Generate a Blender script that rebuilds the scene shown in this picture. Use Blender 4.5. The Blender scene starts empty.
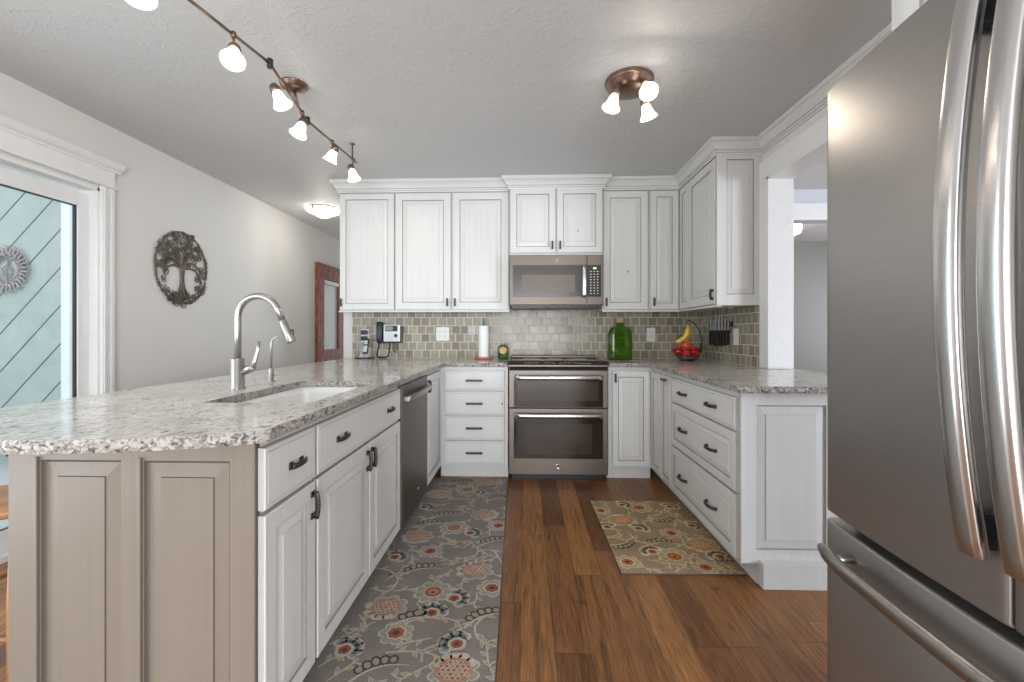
import bpy, bmesh, math, random
from mathutils import Vector, Matrix
R = random.Random(7)
PI = math.pi
SC = bpy.context.scene
COL = SC.collection

# ------------------------------------------------------------------ camera
FOC = 440.0                      # focal length in pixels of the 1024 px wide frame
CAMZ = 1.15
cam_d = bpy.data.cameras.new('camera')
cam_d.sensor_width = 36.0
cam_d.lens = FOC / 1024 * 36
cam_d.shift_y = -8.5 / 1024
cam_d.clip_start = 0.02
cam = bpy.data.objects.new('camera', cam_d)
COL.objects.link(cam)
cam.location = (0, 0, CAMZ)
cam.rotation_euler = (PI / 2, 0, math.atan(14 / 440))
SC.camera = cam

# ------------------------------------------------------------------ world, exposure
SC.view_settings.view_transform = 'Standard'
SC.view_settings.look = 'None'
SC.view_settings.gamma = 1
SC.view_settings.use_curve_mapping = False
SC.view_settings.exposure = 0.62
SC.cycles.max_bounces = 8
SC.cycles.sample_clamp_indirect = 6
w = bpy.data.worlds.new('world')
SC.world = w
w.use_nodes = True
wb = w.node_tree.nodes['Background']
wb.inputs[0].default_value = (0.84, 0.91, 1.0, 1)
wb.inputs[1].default_value = 1.3


def area(name, loc, rot, sx, sy, power, col):
    d = bpy.data.lights.new(name, 'AREA')
    d.shape = 'RECTANGLE'
    d.size = sx
    d.size_y = sy
    d.energy = power
    d.color = col
    o = bpy.data.objects.new(name, d)
    COL.objects.link(o)
    o.location = loc
    o.rotation_euler = rot
    return o


# daylight through the sliding door (the part beside and behind the camera), the next room; rear and side lamps are added fill
area('sliding_door_daylight', (-2.55, 0.2, 1.15), (0, -PI / 2, 0), 1.9, 2.2, 32, (0.86, 0.92, 1.0))
area('rear_fill', (0.25, -3.1, 1.10), (PI / 2, 0, 0), 2.3, 2.0, 118, (0.90, 0.945, 1.0))  # added fill lamp behind the camera, set in an assumed, unseen window
area('next_room_daylight', (5.3, 2.6, 1.3), (0, PI / 2, 0), 1.8, 2.4, 28, (0.9, 0.94, 1.0))
area('side_fill', (6.2, -0.4, 1.25), (0, PI / 2, math.radians(-24)), 1.9, 2.4, 260, (0.80, 0.88, 1.0))  # added lamp, turned to send light in through the opening; no window here
area('far_room_daylight', (4.9, 5.4, 1.3), (0, PI / 2, 0), 1.4, 0.9, 16, (0.88, 0.92, 1.0))
area('hall_daylight', (-2.15, 7.8, 1.3), (-PI / 2, 0, 0), 0.8, 1.8, 10, (0.9, 0.94, 1.0))


# ------------------------------------------------------------------ node helpers
def new_mat(name):
    m = bpy.data.materials.new(name)
    m.use_nodes = True
    nt = m.node_tree
    b = nt.nodes['Principled BSDF']
    return m, nt, b


def N(nt, typ, **kw):
    n = nt.nodes.new(typ)
    for k, v in kw.items():
        if k.startswith('i_'):
            key = k[2:]
            key = int(key) if key.isdigit() else key.replace('_', ' ')
            n.inputs[key].default_value = v
        else:
            setattr(n, k, v)
    return n


def ramp(nt, fac, stops):
    r = nt.nodes.new('ShaderNodeValToRGB')
    el = r.color_ramp.elements
    while len(el) < len(stops):
        el.new(0.5)
    for e, (p, c) in zip(el, stops):
        e.position = p
        e.color = (*c, 1) if len(c) == 3 else c
    nt.links.new(fac, r.inputs[0])
    return r.outputs[0]


def math_n(nt, op, a, b=None):
    n = nt.nodes.new('ShaderNodeMath')
    n.operation = op
    for i, v in enumerate((a, b)):
        if v is None:
            continue
        if isinstance(v, (int, float)):
            n.inputs[i].default_value = v
        else:
            nt.links.new(v, n.inputs[i])
    return n.outputs[0]


def mixc(nt, fac, a, b, mode='MIX'):
    n = nt.nodes.new('ShaderNodeMix')
    n.data_type = 'RGBA'
    n.blend_type = mode
    for s, v in ((n.inputs[0], fac), (n.inputs[6], a), (n.inputs[7], b)):
        if isinstance(v, (int, float)):
            s.default_value = v
        elif isinstance(v, tuple):
            s.default_value = (*v, 1) if len(v) == 3 else v
        else:
            nt.links.new(v, s)
    return n.outputs[2]


def bump(nt, b, h, strength=0.3, dist=0.01):
    n = nt.nodes.new('ShaderNodeBump')
    n.inputs['Strength'].default_value = strength
    n.inputs['Distance'].default_value = dist
    nt.links.new(h, n.inputs['Height'])
    nt.links.new(n.outputs[0], b.inputs['Normal'])


def coords(nt, scale=(1, 1, 1), rot=(0, 0, 0)):
    t = nt.nodes.new('ShaderNodeTexCoord')
    mp = nt.nodes.new('ShaderNodeMapping')
    mp.inputs['Scale'].default_value = scale
    mp.inputs['Rotation'].default_value = rot
    nt.links.new(t.outputs['Object'], mp.inputs[0])
    return mp.outputs[0]


def noise(nt, vec, scale, detail=3, rough=0.5, dist=0.0):
    n = N(nt, 'ShaderNodeTexNoise')
    n.inputs['Scale'].default_value = scale
    n.inputs['Detail'].default_value = detail
    n.inputs['Roughness'].default_value = rough
    n.inputs['Distortion'].default_value = dist
    nt.links.new(vec, n.inputs['Vector'])
    return n.outputs[0]


def plain(name, c, rough=0.5, metal=0.0, var=0.06, vscale=20, bstr=0.0, spec=0.5, trans=0.0, ior=1.45, coat=0.0):
    m, nt, b = new_mat(name)
    v = coords(nt)
    n = noise(nt, v, vscale)
    lo = tuple(max(0, x * (1 - var)) for x in c)
    hi = tuple(min(1, x * (1 + var)) for x in c)
    nt.links.new(ramp(nt, n, [(0.3, lo), (0.7, hi)]), b.inputs['Base Color'])
    b.inputs['Roughness'].default_value = rough
    b.inputs['Metallic'].default_value = metal
    b.inputs['Specular IOR Level'].default_value = spec
    b.inputs['IOR'].default_value = ior
    b.inputs['Transmission Weight'].default_value = trans
    b.inputs['Coat Weight'].default_value = coat
    if bstr:
        bump(nt, b, noise(nt, v, vscale * 4), bstr, 0.002)
    return m


def painted_wood(name, c, grain=0.05, rough=0.38):
    m, nt, b = new_mat(name)
    v = coords(nt, (60, 60, 1.6))
    g = noise(nt, v, 1.0, 4)
    v2 = coords(nt, (1, 1, 1))
    sm = noise(nt, v2, 2.5, 3)
    lo = tuple(x * (1 - grain * 1.5) for x in c)
    base = ramp(nt, g, [(0.30, lo), (0.55, c)])
    tint = ramp(nt, sm, [(0.3, (0.95, 0.95, 0.94)), (0.7, (1, 1, 1))])
    col = mixc(nt, 1.0, base, tint, 'MULTIPLY')
    # sparse knots and glaze specks
    vo = N(nt, 'ShaderNodeTexVoronoi')
    vo.inputs['Scale'].default_value = 5.0
    nt.links.new(coords(nt, (1, 1, 0.75)), vo.inputs['Vector'])
    k = ramp(nt, vo.outputs['Distance'], [(0.025, (1, 1, 1)), (0.045, (0, 0, 0))])
    gate = ramp(nt, noise(nt, v2, 3.3, 1), [(0.52, (0, 0, 0)), (0.56, (1, 1, 1))])
    kk = mixc(nt, 1.0, k, gate, 'MULTIPLY')
    col = mixc(nt, kk, col, (0.20, 0.17, 0.14))
    nt.links.new(col, b.inputs['Base Color'])
    b.inputs['Roughness'].default_value = rough
    bump(nt, b, g, 0.12, 0.002)
    return m


M = {}
M['paint'] = painted_wood('white_glazed_paint', (0.69, 0.687, 0.67), 0.03)
M['taupe'] = painted_wood('taupe_glazed_paint', (0.215, 0.18, 0.145), 0.04)
M['glaze'] = plain('brown_glaze', (0.27, 0.25, 0.22), 0.6)
M['glaze_and_shade'] = plain('grey_glaze_and_shade', (0.48, 0.46, 0.43), 0.6)
M['glaze_taupe'] = plain('dark_taupe_glaze', (0.11, 0.092, 0.075), 0.6)
M['trim'] = plain('white_trim_paint', (0.80, 0.80, 0.79), 0.35, var=0.02)
M['bronze'] = plain('dark_bronze', (0.055, 0.05, 0.046), 0.4, 0.6, 0.2, 60)
M['copper'] = plain('brushed_copper_bronze', (0.235, 0.155, 0.115), 0.32, 0.9, 0.15, 40)
M['black'] = plain('black_plastic', (0.018, 0.018, 0.02), 0.35)
M['gap'] = plain('dark_gap', (0.01, 0.01, 0.01), 0.8)
M['white_plastic'] = plain('white_plastic', (0.82, 0.82, 0.80), 0.35, var=0.01)
M['grey_plastic'] = plain('grey_plastic', (0.55, 0.56, 0.55), 0.35, var=0.02)
M['silver_plastic'] = plain('silver_plastic', (0.62, 0.63, 0.65), 0.35, 0.3)
M['porcelain'] = plain('white_composite', (0.80, 0.80, 0.79), 0.28, var=0.01)
M['steel'] = plain('brushed_steel', (0.40, 0.385, 0.37), 0.32, 1.0, 0.05, 90)
M['chrome'] = plain('chrome', (0.78, 0.78, 0.78), 0.1, 1.0, 0.01)


def brushed(name, c, rough, sc=(1.5, 1.5, 220), metal=0.9, aniso=0.0):
    m, nt, b = new_mat(name)
    n = noise(nt, coords(nt, sc), 1.0, 3)
    n2 = noise(nt, coords(nt), 3.0, 2)
    lo = tuple(x * 0.975 for x in c)
    hi = tuple(x * 1.02 for x in c)
    nt.links.new(ramp(nt, n, [(0.3, lo), (0.7, hi)]), b.inputs['Base Color'])
    b.inputs['Metallic'].default_value = metal
    nt.links.new(math_n(nt, 'ADD', math_n(nt, 'MULTIPLY', n2, 0.08), rough), b.inputs['Roughness'])
    return m


M['slate'] = brushed('slate_finish_metal', (0.15, 0.124, 0.105), 0.36)
M['slate_front'] = brushed('slate_fridge_front', (0.37, 0.352, 0.335), 0.34, (1.5, 1.5, 160))
M['slate_handle'] = brushed('polished_handle_metal', (0.56, 0.55, 0.54), 0.2, (30, 30, 3), 1.0)
M['slate_handle_dark'] = brushed('dark_handle_metal', (0.36, 0.335, 0.31), 0.27, (30, 30, 3), 1.0)
M['oven_glass'] = plain('dark_oven_glass', (0.030, 0.020, 0.015), 0.09, 0.0, 0.05, spec=0.35)
M['oven_window'] = plain('oven_window_mesh', (0.055, 0.038, 0.028), 0.16, 0.0, 0.05, spec=0.3)
M['micro_window'] = plain('microwave_window_mesh', (0.16, 0.13, 0.105), 0.28, 0.0, 0.05, spec=0.3)
M['micro_glass'] = plain('microwave_dark_glass', (0.045, 0.038, 0.033), 0.2, 0.0, 0.05)
M['cooktop'] = plain('black_glass_cooktop', (0.02, 0.018, 0.018), 0.05, spec=0.7)

# wall and ceiling paint
def wall_paint(name, c, bstr=0.15, sc=140, rough=0.7):
    m, nt, b = new_mat(name)
    v = coords(nt)
    n = noise(nt, v, 1.3, 2)
    nt.links.new(ramp(nt, n, [(0.3, tuple(x * 0.985 for x in c)), (0.7, c)]), b.inputs['Base Color'])
    b.inputs['Roughness'].default_value = rough
    bump(nt, b, noise(nt, v, sc, 3), bstr, 0.002)
    return m


M['wall'] = wall_paint('pale_grey_wall', (0.72, 0.712, 0.685))
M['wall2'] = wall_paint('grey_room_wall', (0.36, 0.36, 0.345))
M['wall3'] = wall_paint('pale_blue_grey_wall', (0.62, 0.64, 0.68))


def ceiling_mat():
    m, nt, b = new_mat('knockdown_ceiling')
    v = coords(nt)
    b.inputs['Base Color'].default_value = (0.53, 0.53, 0.525, 1)
    nt.links.new(ramp(nt, noise(nt, v, 0.9, 2), [(0.3, (0.57, 0.57, 0.562)), (0.7, (0.59, 0.59, 0.582))]), b.inputs['Base Color'])
    b.inputs['Roughness'].default_value = 0.5
    wv = noise(nt, v, 5.5, 4, 0.55, 1.6)
    h = ramp(nt, wv, [(0.47, (0, 0, 0)), (0.50, (1, 1, 1)), (0.53, (0.2, 0.2, 0.2))])
    h2 = noise(nt, v, 38, 4, 0.6)
    bump(nt, b, math_n(nt, 'ADD', math_n(nt, 'MULTIPLY', h, 0.6), h2), 0.32, 0.008)
    return m


M['ceiling'] = ceiling_mat()


def floor_mat():
    m, nt, b = new_mat('hickory_planks')
    t = nt.nodes.new('ShaderNodeTexCoord')
    sp = nt.nodes.new('ShaderNodeSeparateXYZ')
    nt.links.new(t.outputs['Object'], sp.inputs[0])
    x, y = sp.outputs[0], sp.outputs[1]
    u = math_n(nt, 'DIVIDE', math_n(nt, 'ADD', x, 10.055), 0.127)
    ui = math_n(nt, 'FLOOR', u)
    uf = math_n(nt, 'SUBTRACT', u, ui)
    wn = N(nt, 'ShaderNodeTexWhiteNoise', noise_dimensions='1D')
    nt.links.new(ui, wn.inputs['W'])
    off = math_n(nt, 'MULTIPLY', wn.outputs[0], 7.3)
    vv = math_n(nt, 'DIVIDE', math_n(nt, 'ADD', math_n(nt, 'ADD', y, 10), off), 1.05)
    vi = math_n(nt, 'FLOOR', vv)
    vf = math_n(nt, 'SUBTRACT', vv, vi)
    cb = nt.nodes.new('ShaderNodeCombineXYZ')
    nt.links.new(ui, cb.inputs[0])
    nt.links.new(vi, cb.inputs[1])
    w2 = N(nt, 'ShaderNodeTexWhiteNoise', noise_dimensions='2D')
    nt.links.new(cb.outputs[0], w2.inputs['Vector'])
    tone = ramp(nt, w2.outputs[0], [(0.0, (0.125, 0.050, 0.017)), (0.35, (0.195, 0.083, 0.028)), (0.7, (0.265, 0.118, 0.040)), (1.0, (0.33, 0.155, 0.055))])
    # grain: stretched noise offset per plank
    cg = nt.nodes.new('ShaderNodeCombineXYZ')
    nt.links.new(math_n(nt, 'MULTIPLY', x, 36), cg.inputs[0])
    nt.links.new(math_n(nt, 'ADD', math_n(nt, 'MULTIPLY', y, 2.2), math_n(nt, 'MULTIPLY', w2.outputs[0], 57)), cg.inputs[1])
    g = noise(nt, cg.outputs[0], 1.0, 5, 0.6, 1.2)
    gc = ramp(nt, g, [(0.28, (0.46, 0.39, 0.33)), (0.48, (1, 1, 1)), (0.75, (1.4, 1.35, 1.22))])
    cg2 = nt.nodes.new('ShaderNodeCombineXYZ')
    nt.links.new(math_n(nt, 'MULTIPLY', x, 230), cg2.inputs[0])
    nt.links.new(math_n(nt, 'MULTIPLY', y, 9), cg2.inputs[1])
    g2 = noise(nt, cg2.outputs[0], 1.0, 3)
    gc2 = ramp(nt, g2, [(0.3, (0.62, 0.58, 0.54)), (0.6, (1.16, 1.16, 1.14))])
    kv = N(nt, 'ShaderNodeTexVoronoi')
    kv.inputs['Scale'].default_value = 3.1
    kv.inputs['Randomness'].default_value = 1.0
    nt.links.new(t.outputs['Object'], kv.inputs['Vector'])
    kc = ramp(nt, math_n(nt, 'ADD', kv.outputs['Distance'], math_n(nt, 'MULTIPLY', g, 0.05)), [(0.040, (0.22, 0.17, 0.15)), (0.065, (0.70, 0.64, 0.60)), (0.12, (1, 1, 1))])
    c = mixc(nt, 1, tone, gc, 'MULTIPLY')
    c = mixc(nt, 1, c, gc2, 'MULTIPLY')
    c = mixc(nt, 1, c, kc, 'MULTIPLY')
    ex = math_n(nt, 'MINIMUM', uf, math_n(nt, 'SUBTRACT', 1, uf))
    ey = math_n(nt, 'MINIMUM', vf, math_n(nt, 'SUBTRACT', 1, vf))
    gx = math_n(nt, 'LESS_THAN', ex, 0.011)
    gy = math_n(nt, 'LESS_THAN', ey, 0.0022)
    gap = math_n(nt, 'MAXIMUM', gx, gy)
    c = mixc(nt, math_n(nt, 'MULTIPLY', gap, 0.55), c, (0.02, 0.010, 0.006))
    nt.links.new(c, b.inputs['Base Color'])
    nt.links.new(math_n(nt, 'ADD', 0.24, math_n(nt, 'MULTIPLY', g, 0.24)), b.inputs['Roughness'])
    hh = math_n(nt, 'SUBTRACT', math_n(nt, 'MULTIPLY', g, 0.5), gap)
    bump(nt, b, hh, 0.35, 0.003)
    return m


M['floor'] = floor_mat()


def granite(name, dark):
    m, nt, b = new_mat(name)
    v = coords(nt)
    big = noise(nt, v, 5.0, 4, 0.6, 0.8)
    base = ramp(nt, big, [(0.30, (0.50, 0.48, 0.44)), (0.46, (0.64, 0.62, 0.57)), (0.62, (0.73, 0.71, 0.66))])
    vs = coords(nt, (1, 0.6, 1), (0, 0, 0.6))
    f1 = noise(nt, vs, 52 + dark * 18, 5, 0.62, 1.0)
    k1 = ramp(nt, f1, [(0.365 + dark * 0.03, (1, 1, 1)), (0.43 + dark * 0.05, (0, 0, 0))])
    f2 = noise(nt, v, 95 + dark * 40, 3, 0.6)
    k2 = ramp(nt, f2, [(0.36 + dark * 0.05, (1, 1, 1)), (0.46 + dark * 0.03, (0, 0, 0))])
    f3 = noise(nt, vs, 28 + dark * 10, 5, 0.65, 1.5)
    k3 = ramp(nt, f3, [(0.38, (1, 1, 1)), (0.47, (0, 0, 0))])
    c = mixc(nt, math_n(nt, 'MULTIPLY', k3, 0.62), base, (0.40, 0.36, 0.32))
    c = mixc(nt, math_n(nt, 'MULTIPLY', k2, 0.5 + dark * 0.3), c, (0.30, 0.27, 0.255))
    c = mixc(nt, math_n(nt, 'MULTIPLY', k1, 0.75 + dark * 0.2), c, (0.085, 0.075, 0.08))
    if dark:
        c = mixc(nt, 1, c, (0.66, 0.63, 0.61), 'MULTIPLY')
    nt.links.new(c, b.inputs['Base Color'])
    b.inputs['Roughness'].default_value = 0.13 if not dark else 0.45
    if dark:
        bump(nt, b, noise(nt, v, 60, 4), 0.6, 0.006)
    else:
        bump(nt, b, noise(nt, v, 7, 2), 0.04, 0.004)
    return m


M['granite'] = granite('polished_granite', 0)
M['granite_edge'] = granite('chiselled_granite_edge', 1)


def tile_mat(name, axis):
    m, nt, b = new_mat(name)
    t = nt.nodes.new('ShaderNodeTexCoord')
    sp = nt.nodes.new('ShaderNodeSeparateXYZ')
    nt.links.new(t.outputs['Object'], sp.inputs[0])
    x, z = sp.outputs[axis], sp.outputs[2]
    s = 0.0745
    r = math_n(nt, 'DIVIDE', math_n(nt, 'SUBTRACT', z, 0.914 - s * 20), s)
    ri = math_n(nt, 'FLOOR', r)
    rf = math_n(nt, 'SUBTRACT', r, ri)
    wn = N(nt, 'ShaderNodeTexWhiteNoise', noise_dimensions='1D')
    nt.links.new(ri, wn.inputs['W'])
    off = math_n(nt, 'ADD', math_n(nt, 'MULTIPLY', ri, 0.5), math_n(nt, 'MULTIPLY', wn.outputs[0], 0.3))
    u = math_n(nt, 'ADD', math_n(nt, 'DIVIDE', math_n(nt, 'ADD', x, 10), 0.080), off)
    ui = math_n(nt, 'FLOOR', u)
    uf = math_n(nt, 'SUBTRACT', u, ui)
    cb = nt.nodes.new('ShaderNodeCombineXYZ')
    nt.links.new(ui, cb.inputs[0])
    nt.links.new(ri, cb.inputs[1])
    w2 = N(nt, 'ShaderNodeTexWhiteNoise', noise_dimensions='2D')
    nt.links.new(cb.outputs[0], w2.inputs['Vector'])
    big = noise(nt, coords(nt), 1.6, 2)
    tone = ramp(nt, w2.outputs[0], [(0.0, (0.26, 0.22, 0.155)), (0.5, (0.33, 0.29, 0.215)), (1.0, (0.40, 0.37, 0.285))])
    st = noise(nt, coords(nt, (1, 1, 1)), 45, 3, 0.6, 0.5)
    tone = mixc(nt, 1, tone, ramp(nt, st, [(0.3, (0.88, 0.88, 0.88)), (0.7, (1.1, 1.1, 1.1))]), 'MULTIPLY')
    ex = math_n(nt, 'MINIMUM', uf, math_n(nt, 'SUBTRACT', 1, uf))
    ez = math_n(nt, 'MINIMUM', rf, math_n(nt, 'SUBTRACT', 1, rf))
    e = math_n(nt, 'MINIMUM', ex, ez)
    g = math_n(nt, 'LESS_THAN', e, 0.036)
    c = mixc(nt, g, tone, (0.66, 0.63, 0.57))
    nt.links.new(c, b.inputs['Base Color'])
    nt.links.new(math_n(nt, 'ADD', 0.26, math_n(nt, 'MULTIPLY', g, 0.4)), b.inputs['Roughness'])
    b.inputs['Coat Weight'].default_value = 0.05
    b.inputs['Specular IOR Level'].default_value = 0.35
    b.inputs['Coat Roughness'].default_value = 0.06
    # every tile sits at its own slight tilt
    tl = math_n(nt, 'MULTIPLY', math_n(nt, 'SUBTRACT', w2.outputs[0], 0.5), math_n(nt, 'SUBTRACT', uf, 0.5))
    hh = math_n(nt, 'ADD', math_n(nt, 'MULTIPLY', ramp(nt, e, [(0.03, (0, 0, 0)), (0.09, (1, 1, 1))]), 0.5), math_n(nt, 'ADD', tl, math_n(nt, 'MULTIPLY', st, 0.15)))
    bump(nt, b, hh, 0.5, 0.003)
    return m


M['tile_back'] = tile_mat('glass_tile_back', 0)
M['tile_side'] = tile_mat('glass_tile_side', 1)


def siding_mat():
    m, nt, b = new_mat('diagonal_board_siding')
    t = nt.nodes.new('ShaderNodeTexCoord')
    sp = nt.nodes.new('ShaderNodeSeparateXYZ')
    nt.links.new(t.outputs['Object'], sp.inputs[0])
    d = math_n(nt, 'SUBTRACT', sp.outputs[2], math_n(nt, 'MULTIPLY', sp.outputs[0], 1.06))
    u = math_n(nt, 'ADD', math_n(nt, 'DIVIDE', d, 0.291), 0.42)
    f = math_n(nt, 'FRACT', u)
    g = math_n(nt, 'LESS_THAN', f, 0.05)
    n = noise(nt, coords(nt, (6, 6, 6), (0, 0.8, 0)), 1.0, 5, 0.6)
    c = ramp(nt, n, [(0.3, (0.37, 0.41, 0.38)), (0.7, (0.45, 0.48, 0.45))])
    c = mixc(nt, g, c, (0.06, 0.09, 0.10))
    nt.links.new(c, b.inputs['Base Color'])
    b.inputs['Roughness'].default_value = 0.8
    bump(nt, b, math_n(nt, 'SUBTRACT', math_n(nt, 'MULTIPLY', n, 0.3), g), 0.5, 0.01)
    return m


M['siding'] = siding_mat()


def rustic_mat():
    m, nt, b = new_mat('distressed_red_wood')
    v = coords(nt, (8, 8, 3))
    n = noise(nt, v, 3.0, 6, 0.7, 1.0)
    nt.links.new(ramp(nt, n, [(0.33, (0.05, 0.03, 0.025)), (0.47, (0.20, 0.055, 0.030)), (0.60, (0.30, 0.10, 0.055)), (0.72, (0.45, 0.38, 0.33))]), b.inputs['Base Color'])
    b.inputs['Roughness'].default_value = 0.6
    bump(nt, b, n, 0.4, 0.004)
    return m


M['rustic'] = rustic_mat()
M['pale_glass'] = plain('pale_frosted_pane', (0.50, 0.55, 0.53), 0.35, var=0.03)


def glass_pane():
    m = bpy.data.materials.new('clear_window_glass')
    m.use_nodes = True
    nt = m.node_tree
    nt.nodes.clear()
    o = nt.nodes.new('ShaderNodeOutputMaterial')
    tr = N(nt, 'ShaderNodeBsdfTransparent')
    tr.inputs[0].default_value = (0.93, 0.97, 0.97, 1)
    gl = N(nt, 'ShaderNodeBsdfGlossy')
    gl.inputs['Roughness'].default_value = 0.02
    lw = N(nt, 'ShaderNodeLayerWeight')
    fc_ = math_n(nt, 'MULTIPLY', math_n(nt, 'POWER', lw.outputs['Facing'], 4.0), 0.5)
    mx = N(nt, 'ShaderNodeMixShader')
    nt.links.new(math_n(nt, 'ADD', fc_, 0.035), mx.inputs[0])
    nt.links.new(tr.outputs[0], mx.inputs[1])
    nt.links.new(gl.outputs[0], mx.inputs[2])
    nt.links.new(mx.outputs[0], o.inputs[0])
    return m


M['glass'] = glass_pane()


def emis(name, c, s):
    m, nt, b = new_mat(name)
    b.inputs['Base Color'].default_value = (0.8, 0.8, 0.78, 1)
    b.inputs['Emission Color'].default_value = (*c, 1)
    b.inputs['Emission Strength'].default_value = s
    b.inputs['Roughness'].default_value = 0.3
    return m


M['lit_shade'] = emis('lit_frosted_glass', (1.0, 0.93, 0.82), 3.2)
M['lit_bulb'] = emis('lit_bulb', (1.0, 0.93, 0.82), 12)
M['lit_dome'] = emis('lit_dome_glass', (1.0, 0.95, 0.86), 3.0)
M['lcd'] = emis('green_display', (0.35, 0.9, 0.45), 0.7)


# ------------------------------------------------------------------ mesh builder
class MB:
    def __init__(self, T=None):
        self.v = []
        self.f = []
        self.m = []
        self.T = T or Matrix.Identity(4)
        self.sm = []

    def add(self, vs, fs, mi=0, smooth=False):
        k = len(self.v)
        for p in vs:
            self.v.append(tuple(self.T @ Vector(p)))
        for j, f in enumerate(fs):
            self.f.append([k + i for i in f])
            self.m.append(mi[j] if isinstance(mi, list) else mi)
            self.sm.append(smooth)
        return self

    def box(self, a, b, mi=0, bev=0.0):
        x0, y0, z0 = [min(p, q) for p, q in zip(a, b)]
        x1, y1, z1 = [max(p, q) for p, q in zip(a, b)]
        if bev <= 0:
            vs = [(x0, y0, z0), (x1, y0, z0), (x1, y1, z0), (x0, y1, z0), (x0, y0, z1), (x1, y0, z1), (x1, y1, z1), (x0, y1, z1)]
            fs = [(0, 3, 2, 1), (4, 5, 6, 7), (0, 1, 5, 4), (1, 2, 6, 5), (2, 3, 7, 6), (3, 0, 4, 7)]
            return self.add(vs, fs, mi)
        c = min(bev, (x1 - x0) * 0.45, (y1 - y0) * 0.45, (z1 - z0) * 0.45)
        bm = bmesh.new()
        bmesh.ops.create_cube(bm, size=1)
        for v in bm.verts:
            v.co = Vector(((x0 + x1) / 2 + v.co.x * (x1 - x0), (y0 + y1) / 2 + v.co.y * (y1 - y0), (z0 + z1) / 2 + v.co.z * (z1 - z0)))
        bmesh.ops.bevel(bm, geom=bm.edges[:], offset=c, segments=2, profile=0.6, affect='EDGES')
        bm.verts.index_update()
        self.add([v.co[:] for v in bm.verts], [[v.index for v in f.verts] for f in bm.faces], mi)
        bm.free()
        return self

    def prism(self, poly, z0, z1, mi=0, axis='z'):
        n = len(poly)

        def q(p, z):
            if axis == 'z':
                return (p[0], p[1], z)
            if axis == 'y':
                return (p[0], z, p[1])
            return (z, p[0], p[1])
        vs = [q(p, z0) for p in poly] + [q(p, z1) for p in poly]
        fs = [list(range(n))[::-1], list(range(n, 2 * n))] + [(i, (i + 1) % n, n + (i + 1) % n, n + i) for i in range(n)]
        return self.add(vs, fs, mi)

    def lathe(self, prof, c=(0, 0, 0), n=24, mi=0, axis=(0, 0, 1), smooth=True, cap=True):
        ax = Vector(axis).normalized()
        q = Vector((0, 0, 1)).rotation_difference(ax).to_matrix()
        vs, fs, ms = [], [], []
        for (r, z) in prof:
            for i in range(n):
                a = 2 * PI * i / n
                p = q @ Vector((r * math.cos(a), r * math.sin(a), z)) + Vector(c)
                vs.append(p[:])
        for j in range(len(prof) - 1):
            for i in range(n):
                fs.append((j * n + i, j * n + (i + 1) % n, (j + 1) * n + (i + 1) % n, (j + 1) * n + i))
        if cap:
            if prof[0][0] > 1e-5:
                fs.append(tuple(range(n))[::-1])
            if prof[-1][0] > 1e-5:
                k = (len(prof) - 1) * n
                fs.append(tuple(range(k, k + n)))
        return self.add(vs, fs, mi, smooth)

    def tube(self, pts, r, n=10, mi=0, smooth=True, closed=False, flat=None):
        pts = [Vector(p) for p in pts]
        L = len(pts)
        rs = r if isinstance(r, (list, tuple)) else [r] * L
        vs, fs = [], []
        up = None
        for i, p in enumerate(pts):
            a = pts[(i - 1) % L] if (closed or i > 0) else pts[i]
            b = pts[(i + 1) % L] if (closed or i < L - 1) else pts[i]
            t = (b - a).normalized()
            if up is None:
                up = Vector((0, 0, 1)) if abs(t.z) < 0.9 else Vector((1, 0, 0))
            u = (up - t * up.dot(t))
            if u.length < 1e-6:
                u = t.orthogonal()
            u.normalize()
            w_ = t.cross(u)
            up = u
            for k in range(n):
                an = 2 * PI * k / n
                fx = flat or (1, 1)
                vs.append((p + (u * math.cos(an) * fx[0] + w_ * math.sin(an) * fx[1]) * rs[i])[:])
        for i in range(L if closed else L - 1):
            for k in range(n):
                fs.append((i * n + k, i * n + (k + 1) % n, ((i + 1) % L) * n + (k + 1) % n, ((i + 1) % L) * n + k))
        if not closed:
            fs.append(tuple(range(n))[::-1])
            fs.append(tuple(range((L - 1) * n, L * n)))
        return self.add(vs, fs, mi, smooth)

    def ball(self, c, r, mi=0, n=16, m=10, sq=(1, 1, 1)):
        vs, fs = [], []
        for j in range(m + 1):
            ph = PI * j / m
            for i in range(n):
                a = 2 * PI * i / n
                vs.append((c[0] + r * sq[0] * math.sin(ph) * math.cos(a), c[1] + r * sq[1] * math.sin(ph) * math.sin(a), c[2] + r * sq[2] * math.cos(ph)))
        for j in range(m):
            for i in range(n):
                fs.append((j * n + i, j * n + (i + 1) % n, (j + 1) * n + (i + 1) % n, (j + 1) * n + i))
        return self.add(vs, fs, mi, True)

    def build(self, name, mats, parent=None, bevel=0.0, sub=0):
        me = bpy.data.meshes.new(name)
        me.from_pydata(self.v, [], self.f)
        if not isinstance(mats, (list, tuple)):
            mats = [mats]
        for m in mats:
            me.materials.append(M[m] if isinstance(m, str) else m)
        me.polygons.foreach_set('material_index', self.m)
        me.polygons.foreach_set('use_smooth', self.sm)
        bm = bmesh.new()
        bm.from_mesh(me)
        bmesh.ops.remove_doubles(bm, verts=bm.verts, dist=1e-6)
        bmesh.ops.recalc_face_normals(bm, faces=bm.faces)
        bm.to_mesh(me)
        bm.free()
        me.update()
        o = bpy.data.objects.new(name, me)
        COL.objects.link(o)
        if parent is not None:
            o.parent = parent
            if parent.parent is None:
                o.matrix_parent_inverse = Matrix.Translation(-Vector(parent.location))
        if bevel:
            b = o.modifiers.new('bevel', 'BEVEL')
            b.width = bevel
            b.segments = 2
            b.limit_method = 'ANGLE'
        return o


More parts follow.
